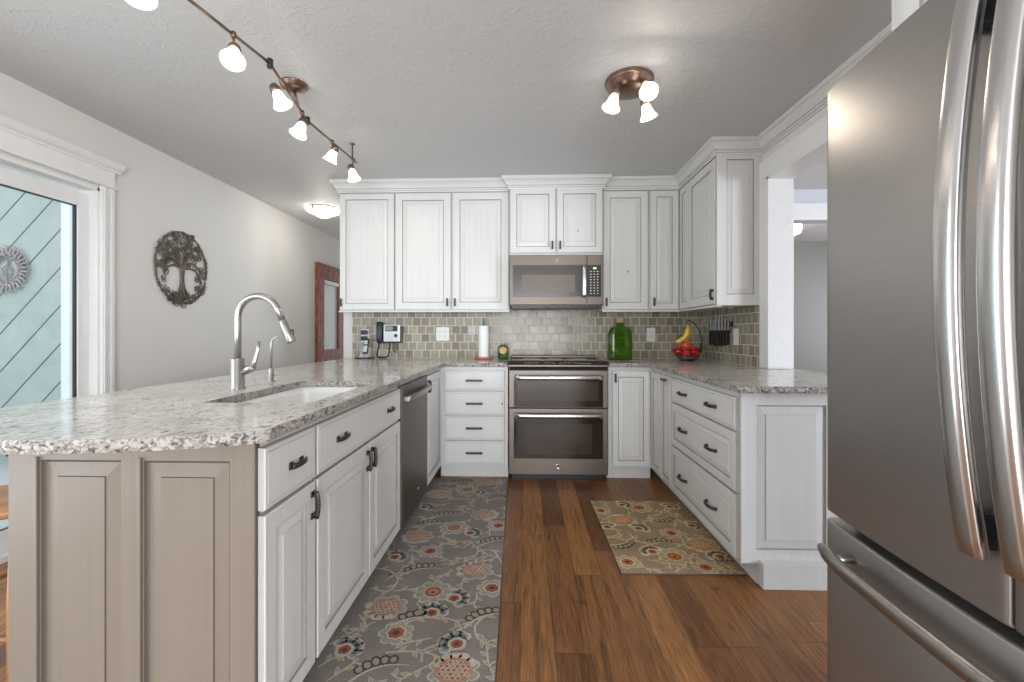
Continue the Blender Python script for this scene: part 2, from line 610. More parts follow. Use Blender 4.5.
def thing(name, label, cat, loc=(0, 0, 0), group=None):
    o = bpy.data.objects.new(name, None)
    COL.objects.link(o)
    o.empty_display_size = 0.05
    o.location = loc
    o['label'] = label
    o['category'] = cat
    if group:
        o['group'] = group
    return o


def tag(o, label, cat, group=None, kind=None):
    o['label'] = label
    o['category'] = cat
    if group:
        o['group'] = group
    if kind:
        o['kind'] = kind
    return o


def struct(o, label=None, cat=None):
    o['kind'] = 'structure'
    if label:
        o['label'] = label
    if cat:
        o['category'] = cat
    return o


def ctrans(x, y, z=0, face='front'):
    """placement of a cabinet face: local x along the face, -y outward, z up"""
    r = {'front': 0, 'left_run': PI / 2, 'right_run': -PI / 2}[face]
    return Matrix.Translation((x, y, z)) @ Matrix.Rotation(r, 4, 'Z')


# ================================================================== the room shell
YB, XL, XR, ZC = 4.05, -2.6, 1.58, 2.44          # back wall, left wall, right wall, ceiling

mb = MB().box((XL - 0.15, -3.4, -0.1), (6.5, 8.2, 0.0))
struct(mb.build('floor', 'floor'), 'brown hand-scraped hickory plank floor', 'floor')
mb = MB().box((XL - 0.15, -3.4, ZC), (6.5, 8.2, ZC + 0.1))
struct(mb.build('ceiling', 'ceiling'), 'grey textured ceiling above the kitchen', 'ceiling')
mb = MB().box((-1.70, YB, 0), (XR + 0.14, YB + 0.12, ZC))
struct(mb.build('wall_back', 'wall'), 'pale grey wall behind the range', 'wall')
mb = MB().box((-1.70, YB + 0.12, 0), (-1.58, 8.1, ZC))
struct(mb.build('wall_hall', 'wall'), 'grey wall along the hallway', 'wall')
mb = MB().box((XL - 0.15, 8.0, 0), (-1.58, 8.12, ZC))
struct(mb.build('wall_hall_end', 'wall'), 'grey wall closing the hallway', 'wall')
# left wall with the sliding door opening (Y -0.3 .. 2.605, up to 2.04)
mb = MB()
DY0, DY1, DZ = -0.35, 2.605, 2.035
mb.box((XL - 0.15, -3.3, 0), (XL, DY0, ZC))
mb.box((XL - 0.15, DY1, 0), (XL, 8.1, ZC))
mb.box((XL - 0.15, DY0, DZ), (XL, DY1, ZC))
struct(mb.build('wall_left', 'wall'), 'pale grey wall with the metal tree art', 'wall')
# right wall: solid beside the fridge, opening from 1.22 to 2.906 up to 2.16
OY0, OY1, OZ = 1.24, 2.906, 2.16
mb = MB()
mb.box((XR, -3.3, 0), (XR + 0.14, OY0, ZC))
mb.box((XR, OY1, 0), (XR + 0.14, YB, ZC))
mb.box((XR, OY0, OZ), (XR + 0.14, OY1, ZC))
mb.box((XR, 2.06, 0), (XR + 0.14, OY1, 0.872))
struct(mb.build('wall_right', 'wall'), 'pale grey wall around the pass-through opening', 'wall')
# rear wall with a wide window
mb = MB()
mb.box((XL - 0.15, -3.4, 0), (-0.95, -3.28, ZC))
mb.box((1.4, -3.4, 0), (6.5, -3.28, ZC))
mb.box((-0.95, -3.4, 0), (1.4, -3.28, 0.08))
mb.box((-0.95, -3.4, 2.3), (1.4, -3.28, ZC))
struct(mb.build('wall_rear', 'wall'), 'wall behind the viewer with a wide window', 'wall')
# next room: wall with a cased opening, and the room beyond
mb = MB()
mb.box((XR + 0.14, YB, 0), (2.15, YB + 0.12, ZC))
mb.box((3.6, YB, 0), (6.4, YB + 0.12, ZC))
mb.box((2.15, YB, 2.16), (3.6, YB + 0.12, ZC))
struct(mb.build('wall_next_room', 'wall3'), 'pale wall of the next room with a cased opening', 'wall')
mb = MB().box((6.3, -3.3, 0), (6.42, 8.1, ZC))
struct(mb.build('wall_next_room_side', 'wall'), 'outer wall of the next room', 'wall')
mb = MB().box((-1.58, 6.35, 0), (6.4, 6.47, ZC))
struct(mb.build('wall_far_room', 'wall2'), 'grey wall of the far room', 'wall')

# casings
mb = MB()
mb.box((XR - 0.02, OY1, 0.916), (XR, OY1 + 0.088, OZ - 0.0005), bev=0.001)
mb.box((XR - 0.02, OY0 - 0.09, OZ + 0.0005), (XR, OY1 + 0.088, OZ + 0.12), bev=0.001)
mb.box((XR - 0.02, OY0 - 0.09, 0), (XR, OY0, OZ), bev=0.003)
mb.box((XR - 0.021, OY1 - 0.02, 0.916), (XR + 0.141, OY1 - 0.001, OZ - 0.001))
mb.box((XR - 0.021, OY0, OZ - 0.02), (XR + 0.141, OY1, OZ - 0.001))
mb.box((XR - 0.021, OY0 + 0.001, 0), (XR + 0.141, OY0 + 0.02, OZ))
struct(mb.build('trim_1', 'trim'), 'white casing and jamb of the pass-through opening', 'trim')
mb = MB()
mb.box((2.05, YB - 0.02, 0), (2.15, YB, 2.16), bev=0.003)
mb.box((3.6, YB - 0.02, 0), (3.7, YB, 2.16), bev=0.003)
mb.box((2.03, YB - 0.025, 2.16), (3.72, YB, 2.31), bev=0.004)
struct(mb.build('trim_2', 'trim'), 'white casing of the opening in the next room', 'trim')

# ================================================================== sliding glass door
mb = MB()
X0 = XL
# casing (fluted) right side, left side and crowned header
for (a, b) in ((DY1, DY1 + 0.077), (DY0 - 0.077, DY0)):
    mb.box((X0, a, 0), (X0 + 0.018, b, 2.045))
    mb.box((X0 + 0.018, a + 0.004, 0), (X0 + 0.026, a + 0.022, 2.045), bev=0.003)
    mb.box((X0 + 0.018, b - 0.03, 0), (X0 + 0.026, b - 0.006, 2.045), bev=0.003)
    mb.box((X0 + 0.018, a + 0.034, 0), (X0 + 0.022, b - 0.04, 2.045), bev=0.002)
mb.box((X0, DY0 - 0.095, 2.045), (X0 + 0.034, DY1 + 0.095, 2.06), bev=0.004)
mb.box((X0, DY0 - 0.077, 2.06), (X0 + 0.022, DY1 + 0.077, 2.15), bev=0.002)
prof = [(0, 2.15), (0.026, 2.15), (0.03, 2.16), (0.045, 2.172), (0.058, 2.19), (0.062, 2.196), (0.062, 2.206), (0, 2.206)]
mb.prism([(X0 + p, z) for p, z in prof], DY0 - 0.11, DY1 + 0.11, axis='y')
struct(mb.build('trim_3', 'trim'), 'white crowned casing around the sliding glass door', 'trim')
dr = thing('door_1', 'white framed sliding glass door in the left wall', 'sliding door', (XL, 1.1, 0))
dr['kind'] = 'structure'
mb = MB()
mb.box((X0 - 0.15, DY0, 0), (X0 - 0.005, DY0 + 0.03, DZ - 0.01))
mb.box((X0 - 0.15, DY1 - 0.012, 0), (X0 - 0.003, DY1, DZ - 0.003))
mb.box((X0 - 0.15, DY0, DZ - 0.022), (X0 - 0.003, DY1, DZ))
mb.box((X0 - 0.15, DY0, 0.0), (X0 - 0.005, DY1, 0.03))
mb.build('door_frame', 'trim', dr)
for (a, b, xx, nm) in ((1.10, 2.594, -0.075, 'sliding_panel'), (DY0 + 0.03, 1.18, -0.12, 'fixed_panel')):
    mb = MB()
    t = 0.035
    zz0, zz1 = 0.03, DZ - 0.045
    st = 0.066
    mb.box((X0 + xx - t / 2, a, zz0), (X0 + xx + t / 2, a + st, zz1), bev=0.004)
    mb.box((X0 + xx - t / 2, b - st, zz0), (X0 + xx + t / 2, b, zz1), bev=0.004)
    mb.box((X0 + xx - t / 2, a + st, zz1 - 0.085), (X0 + xx + t / 2, b - st, zz1), bev=0.004)
    mb.box((X0 + xx - t / 2, a + st, zz0), (X0 + xx + t / 2, b - st, zz0 + 0.11), bev=0.004)
    fr = mb.build('panel_frame', 'trim', dr)
    mb = MB().box((X0 + xx - 0.003, a + st - 0.004, zz0 + 0.10), (X0 + xx + 0.003, b - st + 0.004, zz1 - 0.08))
    mb.build('glass_pane', 'glass', fr)
    mb = MB()
    for (p, q) in (((a + st - 0.001, zz0 + 0.10), (a + st + 0.008, zz1 - 0.08)), ((b - st - 0.008, zz0 + 0.10), (b - st + 0.001, zz1 - 0.08)),
                   ((a + st, zz1 - 0.09), (b - st, zz1 - 0.084)), ((a + st, zz0 + 0.108), (b - st, zz0 + 0.114))):
        mb.box((X0 + xx - 0.009, p[0], p[1]), (X0 + xx + 0.009, q[0], q[1]))
    mb.build('glass_seal', 'black', fr)

# ================================================================== outdoors behind the sliding door
mb = MB().box((-12, -8, -0.12), (XL - 0.16, 10, -0.06))
deck = mb.build('ground', plain('pale_deck', (0.5, 0.5, 0.49), 0.8))
struct(deck, 'pale deck outside the sliding door', 'ground')
sp_ = thing('privacy_wall', 'pale green wall of diagonal boards outside the sliding door', 'privacy wall', (-4.6, 3.25, -0.06))
mb = MB().box((-6.6, 3.25, 0.28), (-3.52, 3.30, 3.0))
mb.build('siding', 'siding', sp_)
mb = MB().box((-3.52, 3.22, -0.06), (-3.45, 3.34, 3.05), bev=0.004)
mb.build('corner_post', 'trim', sp_)
mb = MB().box((-6.72, 3.22, -0.06), (-6.6, 3.34, 3.05), bev=0.004)
mb.build('corner_post', 'trim', sp_)
mb = MB().box((-6.6, 3.235, 0.22), (-3.52, 3.315, 0.30))
mb.build('bottom_rail', 'trim', sp_)
M['leaf'] = plain('green_leaves', (0.07, 0.16, 0.06), 0.6, var=0.5, vscale=9)


def bush(x, y, r, lab):
    mb = MB()
    rr = random.Random(int(x * 100))
    for i in range(900):
        u = Vector((rr.gauss(0, 1), rr.gauss(0, 1), rr.gauss(0, 1))).normalized() * r * (0.55 + 0.45 * rr.random())
        u.z = abs(u.z) * 1.0
        c = Vector((x, y, 0.0)) + u
        a = Vector((rr.gauss(0, 1), rr.gauss(0, 1), rr.gauss(0, 1))).normalized() * 0.05
        b = a.orthogonal().normalized() * 0.02
        mb.add([(c - a)[:], (c + b)[:], (c + a)[:], (c - b)[:]], [(0, 1, 2, 3)])
    root = thing('garden_shrub', lab, 'shrub', (x, y, -0.06), 'shrubs behind the privacy wall')
    mb.build('foliage', 'leaf', root)
    mb = MB()
    for i in range(5):
        a = i * 1.3
        mb.tube([(x, y, -0.06), (x + 0.1 * math.cos(a), y + 0.1 * math.sin(a), r * 0.5), (x + r * 0.6 * math.cos(a), y + r * 0.5 * math.sin(a), r * 0.85)], [0.02, 0.014, 0.005], 6)
    mb.build('stem', plain('shrub_bark', (0.12, 0.08, 0.05), 0.9), root)


bush(-5.2, 4.6, 0.85, 'leafy green shrub seen under the boards of the privacy wall, left one')
bush(-6.9, 5.3, 1.0, 'leafy green shrub seen under the boards of the privacy wall, farther one')
bush(-9.6, 4.2, 0.8, 'leafy green shrub seen under the boards of the privacy wall, outermost')

# metal wreath hung on the boards
mb = MB()
cx, cy, cz = -3.96, 3.235, 1.63
M['pinkmetal'] = plain('weathered_pinkish_metal', (0.36, 0.30, 0.30), 0.5, 0.5, 0.2, 40)
for k in range(3):
    rr_ = 0.085 + 0.016 * k
    mb.tube([(cx + rr_ * math.cos(a * PI / 18), cy, cz + rr_ * math.sin(a * PI / 18)) for a in range(36)], 0.004, 5, closed=True)
for k in range(30):
    a = 2 * PI * k / 30
    pts = []
    for s in range(7):
        q = s / 6
        rad = 0.10 + 0.085 * q + (0.012 if k % 2 else 0)
        an = a + 0.35 * q * q + 0.1 * math.sin(q * 6)
        pts.append((cx + rad * math.cos(an), cy - 0.004 * q, cz + rad * math.sin(an)))
    mb.tube(pts, [0.009, 0.011, 0.011, 0.009, 0.007, 0.004, 0.001], 5)
for sgn in (-1, 1):
    mb.tube([(cx + sgn * 0.06 * math.sin(t_ * 0.5) * math.cos(t_ * 0.35), cy, cz - 0.07 + 0.02 * t_) for t_ in range(8)], 0.005, 5)
    mb.tube([(cx + sgn * (0.01 + 0.035 * math.sin(t_ * PI / 6)), cy, cz + 0.03 - 0.012 * t_) for t_ in range(7)], 0.004, 5)
mb.tube([(cx, cy, cz + 0.085), (cx, cy, cz - 0.085)], 0.004, 5)
tag(mb.build('wall_wreath', 'pinkmetal'), 'round pinkish metal leaf wreath hung on the diagonal boards outside', 'wall ornament')


# ================================================================== cabinet helpers
def raised(mb, x0, z0, x1, z1, y=0.0, t=0.02, fw=0.052, bw=0.026, panels=None, flat=False, edge=0.003):
    """door or drawer slab on local plane y, front at y-t; slots: 0 paint, 1 glaze, 2 thin glaze and painted edge shade"""
    def ring(a, b, ra, rb, mi):
        (ax0, az0, ax1, az1), (bx0, bz0, bx1, bz1) = a, b
        vs = [(ax0, ra, az0), (ax1, ra, az0), (ax1, ra, az1), (ax0, ra, az1), (bx0, rb, bz0), (bx1, rb, bz0), (bx1, rb, bz1), (bx0, rb, bz1)]
        fs = [(0, 1, 5, 4), (1, 2, 6, 5), (2, 3, 7, 6), (3, 0, 4, 7)]
        mb.add(vs, fs, mi)

    def ins(r, d):
        return (r[0] + d, r[1] + d, r[2] - d, r[3] - d)
    R0 = (x0, z0, x1, z1)
    f = y - t
    # back and sides
    mb.add([(x0, y, z0), (x1, y, z0), (x1, y, z1), (x0, y, z1)], [(0, 1, 2, 3)], 0)
    ring(R0, R0, y, f + edge, 2)  # slab sides in glaze grey, painting in the shade of the reveals
    ring(R0, ins(R0, edge), f + edge, f, 0)
    Rf = ins(R0, edge)
    if flat:
        d1 = ins(R0, 0.011)
        d2 = ins(R0, 0.014)
        ring(Rf, d1, f, f, 0)
        ring(d1, d2, f, f - 0.0015, 2)
        mb.add([(d2[0], f - 0.0015, d2[1]), (d2[2], f - 0.0015, d2[1]), (d2[2], f - 0.0015, d2[3]), (d2[0], f - 0.0015, d2[3])], [(0, 1, 2, 3)], 0)
        return
    if panels is None:
        panels = [(x0 + fw, z0 + fw, x1 - fw, z1 - fw)]
    # frame face around the panels (panels side by side, same height)
    pz0, pz1 = panels[0][1], panels[0][3]
    X0, Z0, X1, Z1 = Rf

    def q(a, b, c, d):
        mb.add([(a, f, b), (c, f, b), (c, f, d), (a, f, d)], [(0, 1, 2, 3)], 0)
    q(X0, Z0, X1, pz0)
    q(X0, pz1, X1, Z1)
    xs = [X0] + [v for p in panels for v in (p[0], p[2])] + [X1]
    for i in range(0, len(xs), 2):
        q(xs[i], pz0, xs[i + 1], pz1)
    for p in panels:
        a = p
        b = ins(p, 0.0035)
        c = ins(p, 0.0075)
        d = ins(p, 0.0075 + bw)
        e = ins(p, 0.0095 + bw)
        ring(a, b, f, f + 0.006, 1)
        ring(b, c, f + 0.006, f + 0.008, 2)
        ring(c, d, f + 0.008, f + 0.0035, 0)
        ring(d, e, f + 0.0035, f + 0.0005, 2)
        mb.add([(e[0], f + 0.0005, e[1]), (e[2], f + 0.0005, e[1]), (e[2], f + 0.0005, e[3]), (e[0], f + 0.0005, e[3])], [(0, 1, 2, 3)], 0)


PW = ['paint', 'glaze', 'glaze_and_shade']
PT = ['taupe', 'glaze_taupe', 'glaze_taupe']


def pull(T, cx, cz, y, parent, L=0.1, vert=False, style='arch'):
    """dark metal pull; local y is the surface it stands on"""
    mb = MB(T)

    def P(a, out, w=0):
        return (cx + w, y - out, cz + a) if vert else (cx + a, y - out, cz + w)
    h = L / 2
    if style == 'arch':
        pts, n = [], 10
        for i in range(n + 1):
            s = -1 + 2 * i / n
            pts.append(P(s * h * 0.96, 0.006 + 0.022 * (1 - abs(s) ** 3)))
        mb.tube(pts, 0.0085, 8, flat=(1.0, 0.7))
        for s in (-1, 1):
            a, b = P(s * h - 0.013 * (s > 0) * 2 + 0.013 * (s > 0), 0, -0.009), P(s * h + 0.013 * (s < 0), 0.007, 0.009)
            mb.box(a, b, bev=0.002)
    elif style == 'bar':
        mb.box(P(-h, 0.014, -0.0075), P(h, 0.028, 0.0075), bev=0.002)
        for s in (-1, 1):
            mb.box(P(s * (h - 0.012) - 0.005, -0.0, -0.005), P(s * (h - 0.012) + 0.005, 0.018, 0.005))
    else:   # plate with flared feet and a flat arched grip
        for s in (-1, 1):
            mb.box(P(s * h - 0.018 * (s > 0), 0, -0.011), P(s * h + 0.018 * (s < 0), 0.004, 0.011), bev=0.001)
            mb.box(P(s * (h - 0.014) - 0.004, 0.002, -0.005), P(s * (h - 0.014) + 0.004, 0.014, 0.005))
        pts = []
        for i in range(9):
            s = -1 + i / 4
            pts.append(P(s * h * 0.98, 0.0125 + 0.006 * (1 - s * s)))
        mb.tube(pts, 0.0075, 8, flat=(0.5, 1.1) if vert else (1.1, 0.5))
    return mb.build('handle', 'bronze', parent)


def door(T, x0, z0, x1, z1, parent, hx=None, hz=None, style='arch', L=0.08, fw=0.052, bw=0.026, name='door', y=0.0):
    mb = MB(T)
    raised(mb, x0, z0, x1, z1, y=y, fw=fw, bw=bw)
    d = mb.build(name, PW, parent)
    if hx is not None:
        pull(T, hx, hz, y - 0.02, d, L, True, style)
    return d


def drawer(T, x0, z0, x1, z1, parent, pulls=(), style='bar', L=0.12, flat=True, fw=0.04, bw=0.02, name='drawer'):
    mb = MB(T)
    raised(mb, x0, z0, x1, z1, flat=flat, fw=fw, bw=bw)
    d = mb.build(name, PW, parent)
    yy = -0.0215 if flat else -0.0195
    for px_ in pulls:
        pull(T, px_, (z0 + z1) / 2, yy, d, L, False, style)
    return d


CT = 0.884      # underside of the worktops
CTOP = 0.914

# ---------------------------------------------------------------- peninsula run (faces +X)
FL = -0.683     # face-frame plane
TL = ctrans(FL, 0, 0, 'left_run')       # local x = world Y
# unit A: drawer over door, with the taupe end panel
c1 = thing('base_cabinet', 'white base cabinet with one drawer, one door and a taupe end panel, at peninsula end', 'cabinet', (-0.97, 1.22, 0))
mb = MB()
mb.box((-1.27, 1.105, 0.10), (FL, 1.372, CT))
mb.box((-1.27, 1.105, 0.0), (FL - 0.07, 1.372, 0.10))
mb.build('carcass', 'paint', c1)
drawer(TL, 1.098, 0.695, 1.366, 0.855, c1, (1.245,), 'plate', 0.075)
door(TL, 1.098, 0.112, 1.366, 0.682, c1, 1.345, 0.615, 'plate', 0.085, fw=0.05, bw=0.028)
mb = MB(ctrans(0, 1.105, 0))
raised(mb, -1.325, 0.0, FL + 0.002, CT - 0.0005, t=0.022, panels=[(-1.236, 0.13, -1.026, 0.826), (-0.966, 0.13, -0.744, 0.826)], bw=0.034)
mb.box((-1.236 - 0.012, -0.030, 0.13), (-1.236 - 0.003, -0.022, 0.834), bev=0.002)
mb.box((-0.966 - 0.012, -0.030, 0.13), (-0.966 - 0.003, -0.022, 0.834), bev=0.002)
mb.build('end_panel', PT, c1)['label'] = 'taupe end panel with two raised fields'
mb = MB()
mb.box((-1.325, 1.106, 0), (-1.271, 3.42, CT - 0.001))
mb.build('back_panel', 'taupe', c1)

# unit B: sink base
c2 = thing('sink_cabinet', 'white sink base cabinet with long false drawer and two doors, beside the dishwasher', 'cabinet', (-0.97, 1.84, 0))
mb = MB()
mb.box((-1.27, 1.374, 0.10), (FL, 2.312, 0.66))
mb.box((-1.27, 1.374, 0.66), (-1.235, 2.312, CT))
mb.box((-0.70, 1.374, 0.66), (FL, 2.312, CT))
mb.box((-1.27, 1.374, 0.0), (FL - 0.07, 2.312, 0.10))
mb.build('carcass', 'paint', c2)
drawer(TL, 1.382, 0.695, 2.304, 0.855, c2, (1.56, 2.12), 'plate', 0.085, name='false_drawer')
door(TL, 1.382, 0.112, 1.838, 0.682, c2, 1.815, 0.615, 'plate', 0.085)
door(TL, 1.848, 0.112, 2.304, 0.682, c2, 1.871, 0.615, 'plate', 0.085)

# dishwasher
dw = thing('dishwasher', 'slate metal dishwasher with a pocket bar handle, in the peninsula run', 'dishwasher', (-0.97, 2.62, 0))
mb = MB().box((-1.26, 2.318, 0.10), (FL - 0.005, 2.918, CT - 0.004))
mb.box((-1.26, 2.318, 0.0), (FL - 0.06, 2.918, 0.10))
mb.build('tub_case', 'black', dw)
mb = MB(TL).box((2.322, -0.026, 0.105), (2.914, 0.004, 0.868))
dd = mb.build('door', 'slate', dw, bevel=0.004)
mb = MB(TL).box((2.324, -0.018, 0.8682), (2.912, 0.004, 0.880))
mb.build('control_strip', 'black', dw)
mb = MB(TL)
pts = [(2.35 + 0.535 * i / 12, -0.05 - 0.014 * math.sin(PI * i / 12), 0.792) for i in range(13)]
mb.tube(pts, 0.013, 10, flat=(1.25, 0.8))
mb.box((2.345, -0.055, 0.778), (2.365, -0.026, 0.806), bev=0.003)
mb.box((2.875, -0.055, 0.778), (2.895, -0.026, 0.806), bev=0.003)
mb.build('handle', 'slate_handle_dark', dd)
mb = MB(TL).lathe([(0.011, 0), (0.011, 0.002), (0.009, 0.003)], (2.66, -0.026, 0.20), 16, 0, (0, -1, 0))
mb.build('badge', 'chrome', dd)

# corner unit: narrow door
c3 = thing('corner_cabinet', 'narrow white base cabinet with one door between dishwasher and inside corner', 'cabinet', (-0.97, 3.2, 0))
mb = MB()
mb.box((-1.27, 2.924, 0.10), (FL, YB - 0.004, CT))
mb.box((-1.27, 2.924, 0.0), (FL - 0.07, YB - 0.004, 0.10))
mb.build('carcass', 'paint', c3)
door(TL, 2.932, 0.112, 3.412, 0.855, c3, 2.958, 0.785, 'plate', 0.085)

# ---------------------------------------------------------------- back run (faces -Y)
FB = 3.447
TB = ctrans(0, FB, 0)
c4 = thing('drawer_cabinet', 'white base cabinet with a stack of four flat drawers left of the range', 'cabinet', (-0.41, 3.75, 0))
mb = MB()
mb.box((FL + 0.002, FB, 0.10), (-0.142, YB - 0.004, CT))
mb.box((FL + 0.002, FB + 0.06, 0.0), (-0.142, YB - 0.004, 0.10))
mb.build('carcass', 'paint', c4)
for (a, b) in ((0.70, 0.852), (0.506, 0.687), (0.314, 0.495), (0.122, 0.302)):
    drawer(TB, -0.638, a, -0.168, b, c4, (-0.403,), 'bar', 0.13)

c5 = thing('base_cabinet', 'white base cabinet with a single raised panel door right of the range', 'cabinet', (0.8, 3.75, 0))
mb = MB()
mb.box((0.640, FB, 0.10), (0.98, YB - 0.004, CT))
mb.box((0.640, FB + 0.06, 0.0), (0.98, YB - 0.004, 0.10))
mb.build('carcass', 'paint', c5)
door(TB, 0.668, 0.112, 0.955, 0.852, c5, 0.689, 0.80, 'bar', 0.07, fw=0.045)

# ---------------------------------------------------------------- right run (faces -X)
FR = 0.982
TR = ctrans(FR, 0, 0, 'right_run')      # local x = -world Y
c6 = thing('corner_cabinet', 'narrow white base cabinet with two slim doors at the right inside corner', 'cabinet', (1.28, 3.3, 0))
mb = MB()
mb.box((FR, 2.955, 0.10), (1.575, YB - 0.004, CT))
mb.box((FR + 0.075, 2.955, 0.0), (1.575, YB - 0.004, 0.10))
mb.build('carcass', 'paint', c6)
door(TR, -3.418, 0.112, -3.19, 0.852, c6, fw=0.042, bw=0.02)
d_ = door(TR, -3.165, 0.112, -2.965, 0.852, c6, fw=0.042, bw=0.018)
pull(TR, -3.065, 0.825, -0.02, d_, 0.075, False, 'bar')

c7 = thing('drawer_cabinet', 'wide white cabinet of three drawers with six arched pulls, by the wall opening', 'cabinet', (1.28, 2.5, 0))
mb = MB()
mb.box((FR, 2.052, 0.10), (1.575, 2.953, CT))
mb.box((FR + 0.075, 2.052, 0.0), (1.575, 2.953, 0.10))
mb.build('carcass', 'paint', c7)
for (a, b, fl) in ((0.70, 0.85, True), (0.415, 0.688, False), (0.112, 0.403, False)):
    drawer(TR, -2.945, a, -2.06, b, c7, (-2.72, -2.31), 'arch', 0.125, flat=fl, fw=0.045, bw=0.024)
mb = MB(ctrans(0, 2.052, 0))
raised(mb, 0.976, 0.10, 1.575, CT - 0.0005, t=0.022, panels=[(1.045, 0.165, 1.355, 0.82)], bw=0.034)
mb.build('end_panel', PW, c7)
mb = MB()
mb.box((FR + 0.078, 2.0, 0.0), (1.575, 2.0515, 0.118), bev=0.004)
mb.build('plinth', 'paint', c7)

# ---------------------------------------------------------------- worktops
def worktop(name, outer, hole=None, straight=()):
    """slab with a chiselled edge; outer is ccw; edges whose index is in straight stay plain"""
    rr = random.Random(5)
    pts, rough = [], []
    n = len(outer)
    for i in range(n):
        a, b = Vector(outer[i]), Vector(outer[(i + 1) % n])
        L = (b - a).length
        k = 1 if i in straight else max(1, int(L / 0.014))
        for j in range(k):
            pts.append(a.lerp(b, j / k))
            rough.append(i not in straight and (i - 1) % n not in straight or (i not in straight and j > 0))
    cnt = len(pts)
    zs = [CTOP, CTOP - 0.004, CTOP - 0.012, CTOP - 0.021, CT]
    bm = bmesh.new()
    rows = []
    for r_, z in enumerate(zs):
        row = []
        for i, p in enumerate(pts):
            t = (pts[(i + 1) % cnt] - pts[i - 1]).normalized()
            nrm = Vector((t.y, -t.x))
            o = 0.0
            if rough[i]:
                o = (-0.003 if r_ == 0 else 0.0) + (rr.uniform(-0.0022, 0.0022) if r_ else rr.uniform(-0.001, 0.001)) - (0.003 if r_ == 4 else 0)
            row.append(bm.verts.new((p.x + nrm.x * o, p.y + nrm.y * o, z)))
        rows.append(row)
    for r_ in range(4):
        for i in range(cnt):
            f = bm.faces.new((rows[r_][i], rows[r_ + 1][i], rows[r_ + 1][(i + 1) % cnt], rows[r_][(i + 1) % cnt]))
            f.material_index = 1
    for z, row in ((CTOP, rows[0]), (CT, rows[4])):
        es = [bm.edges.get((row[i], row[(i + 1) % cnt])) for i in range(cnt)]
        if hole:
            hv = [bm.verts.new((x, y, z)) for x, y in hole]
            es += [bm.edges.new((hv[i], hv[(i + 1) % len(hv)])) for i in range(len(hv))]
            if z == CTOP:
                h0 = hv
            else:
                for i in range(len(hv)):
                    f = bm.faces.new((h0[i], h0[(i + 1) % len(hv)], hv[(i + 1) % len(hv)], hv[i]))
                    f.material_index = 1
        g = bmesh.ops.triangle_fill(bm, use_beauty=True, use_dissolve=False, edges=es)
    bmesh.ops.recalc_face_normals(bm, faces=bm.faces)
    me = bpy.data.meshes.new(name)
    bm.to_mesh(me)
    bm.free()
    me.materials.append(M['granite'])
    me.materials.append(M['granite_edge'])
    o = bpy.data.objects.new(name, me)
    COL.objects.link(o)
    return o


EL = -0.628      # peninsula front edge
# bowed seating end: arc from the aisle corner round to the far corner
arc = []
for i in range(25):
    s = i / 24
    x = EL - 0.012 - (1.625 - 0.012 + EL) * s
    y = 0.925 + 0.105 * abs((x + 1.13) / 0.49) ** 2.2
    arc.append((x, y))
arc = arc[::-1]                     # from far left to the aisle
SX0, SX1, SY0, SY1 = -1.095, -0.722, 1.445, 2.125


def rrect(x0, y0, x1, y1, r, k=5):
    out = []
    for (cx_, cy_, a0) in ((x1 - r, y1 - r, 0), (x0 + r, y1 - r, 90), (x0 + r, y0 + r, 180), (x1 - r, y0 + r, 270)):
        for i in range(k + 1):
            a = math.radians(a0 + 90 * i / k)
            out.append((cx_ + r * math.cos(a), cy_ + r * math.sin(a)))
    return out


outer = arc + [(EL + 0.004, 1.055), (EL, 1.10), (EL, 3.40), (-0.145, 3.40), (-0.145, YB - 0.012), (-1.66, YB - 0.012), (-1.64, 1.08)]
na = len(arc)
wt = worktop('peninsula_worktop', outer, rrect(SX0, SY0, SX1, SY1, 0.03), straight=(na + 3, na + 4))
tag(wt, 'speckled granite peninsula worktop with a bowed seating end, reaching the range', 'worktop')
outer = [(0.642, 3.40), (0.935, 3.40), (0.935, 1.975), (0.955, 1.948), (1.745, 1.955), (1.735, 2.88), (1.575, 2.88), (1.575, YB - 0.012), (0.642, YB - 0.012)]
wt = worktop('corner_worktop', outer, None, straight=(6, 7, 8))
tag(wt, 'speckled granite worktop right of the range, running out through the wall opening', 'worktop')

# sink
sk = thing('kitchen_sink', 'white rectangular undermount sink set in the peninsula worktop', 'sink', (-0.91, 1.83, 0.67))
bm = bmesh.new()
loops = []
for (d, z, r) in ((-0.012, CT - 0.002, 0.035), (0.0, CT - 0.002, 0.03), (0.004, CT - 0.03, 0.035), (0.010, 0.70, 0.05), (0.035, 0.675, 0.06)):
    loops.append([bm.verts.new((x, y, z)) for x, y in rrect(SX0 + d, SY0 + d, SX1 - d, SY1 - d, r)])
for a, b in zip(loops, loops[1:]):
    for i in range(len(a)):
        bm.faces.new((a[i], a[(i + 1) % len(a)], b[(i + 1) % len(a)], b[i])).smooth = True
bm.faces.new(loops[-1])
bmesh.ops.recalc_face_normals(bm, faces=bm.faces)
me = bpy.data.meshes.new('basin')
bm.to_mesh(me)
bm.free()
me.materials.append(M['porcelain'])
bas = bpy.data.objects.new('basin', me)
COL.objects.link(bas)
bas.parent = sk
bas.matrix_parent_inverse = Matrix.Translation(-Vector(sk.location))
so = bas.modifiers.new('solid', 'SOLIDIFY')
so.thickness = 0.006
so.offset = 1 if False else -1
MB().lathe([(0.045, 0), (0.045, 0.004), (0.03, 0.004), (0.026, 0.001), (0.0, 0.001)], (-0.91, 1.9, 0.6755), 24).build('drain', 'chrome', sk)

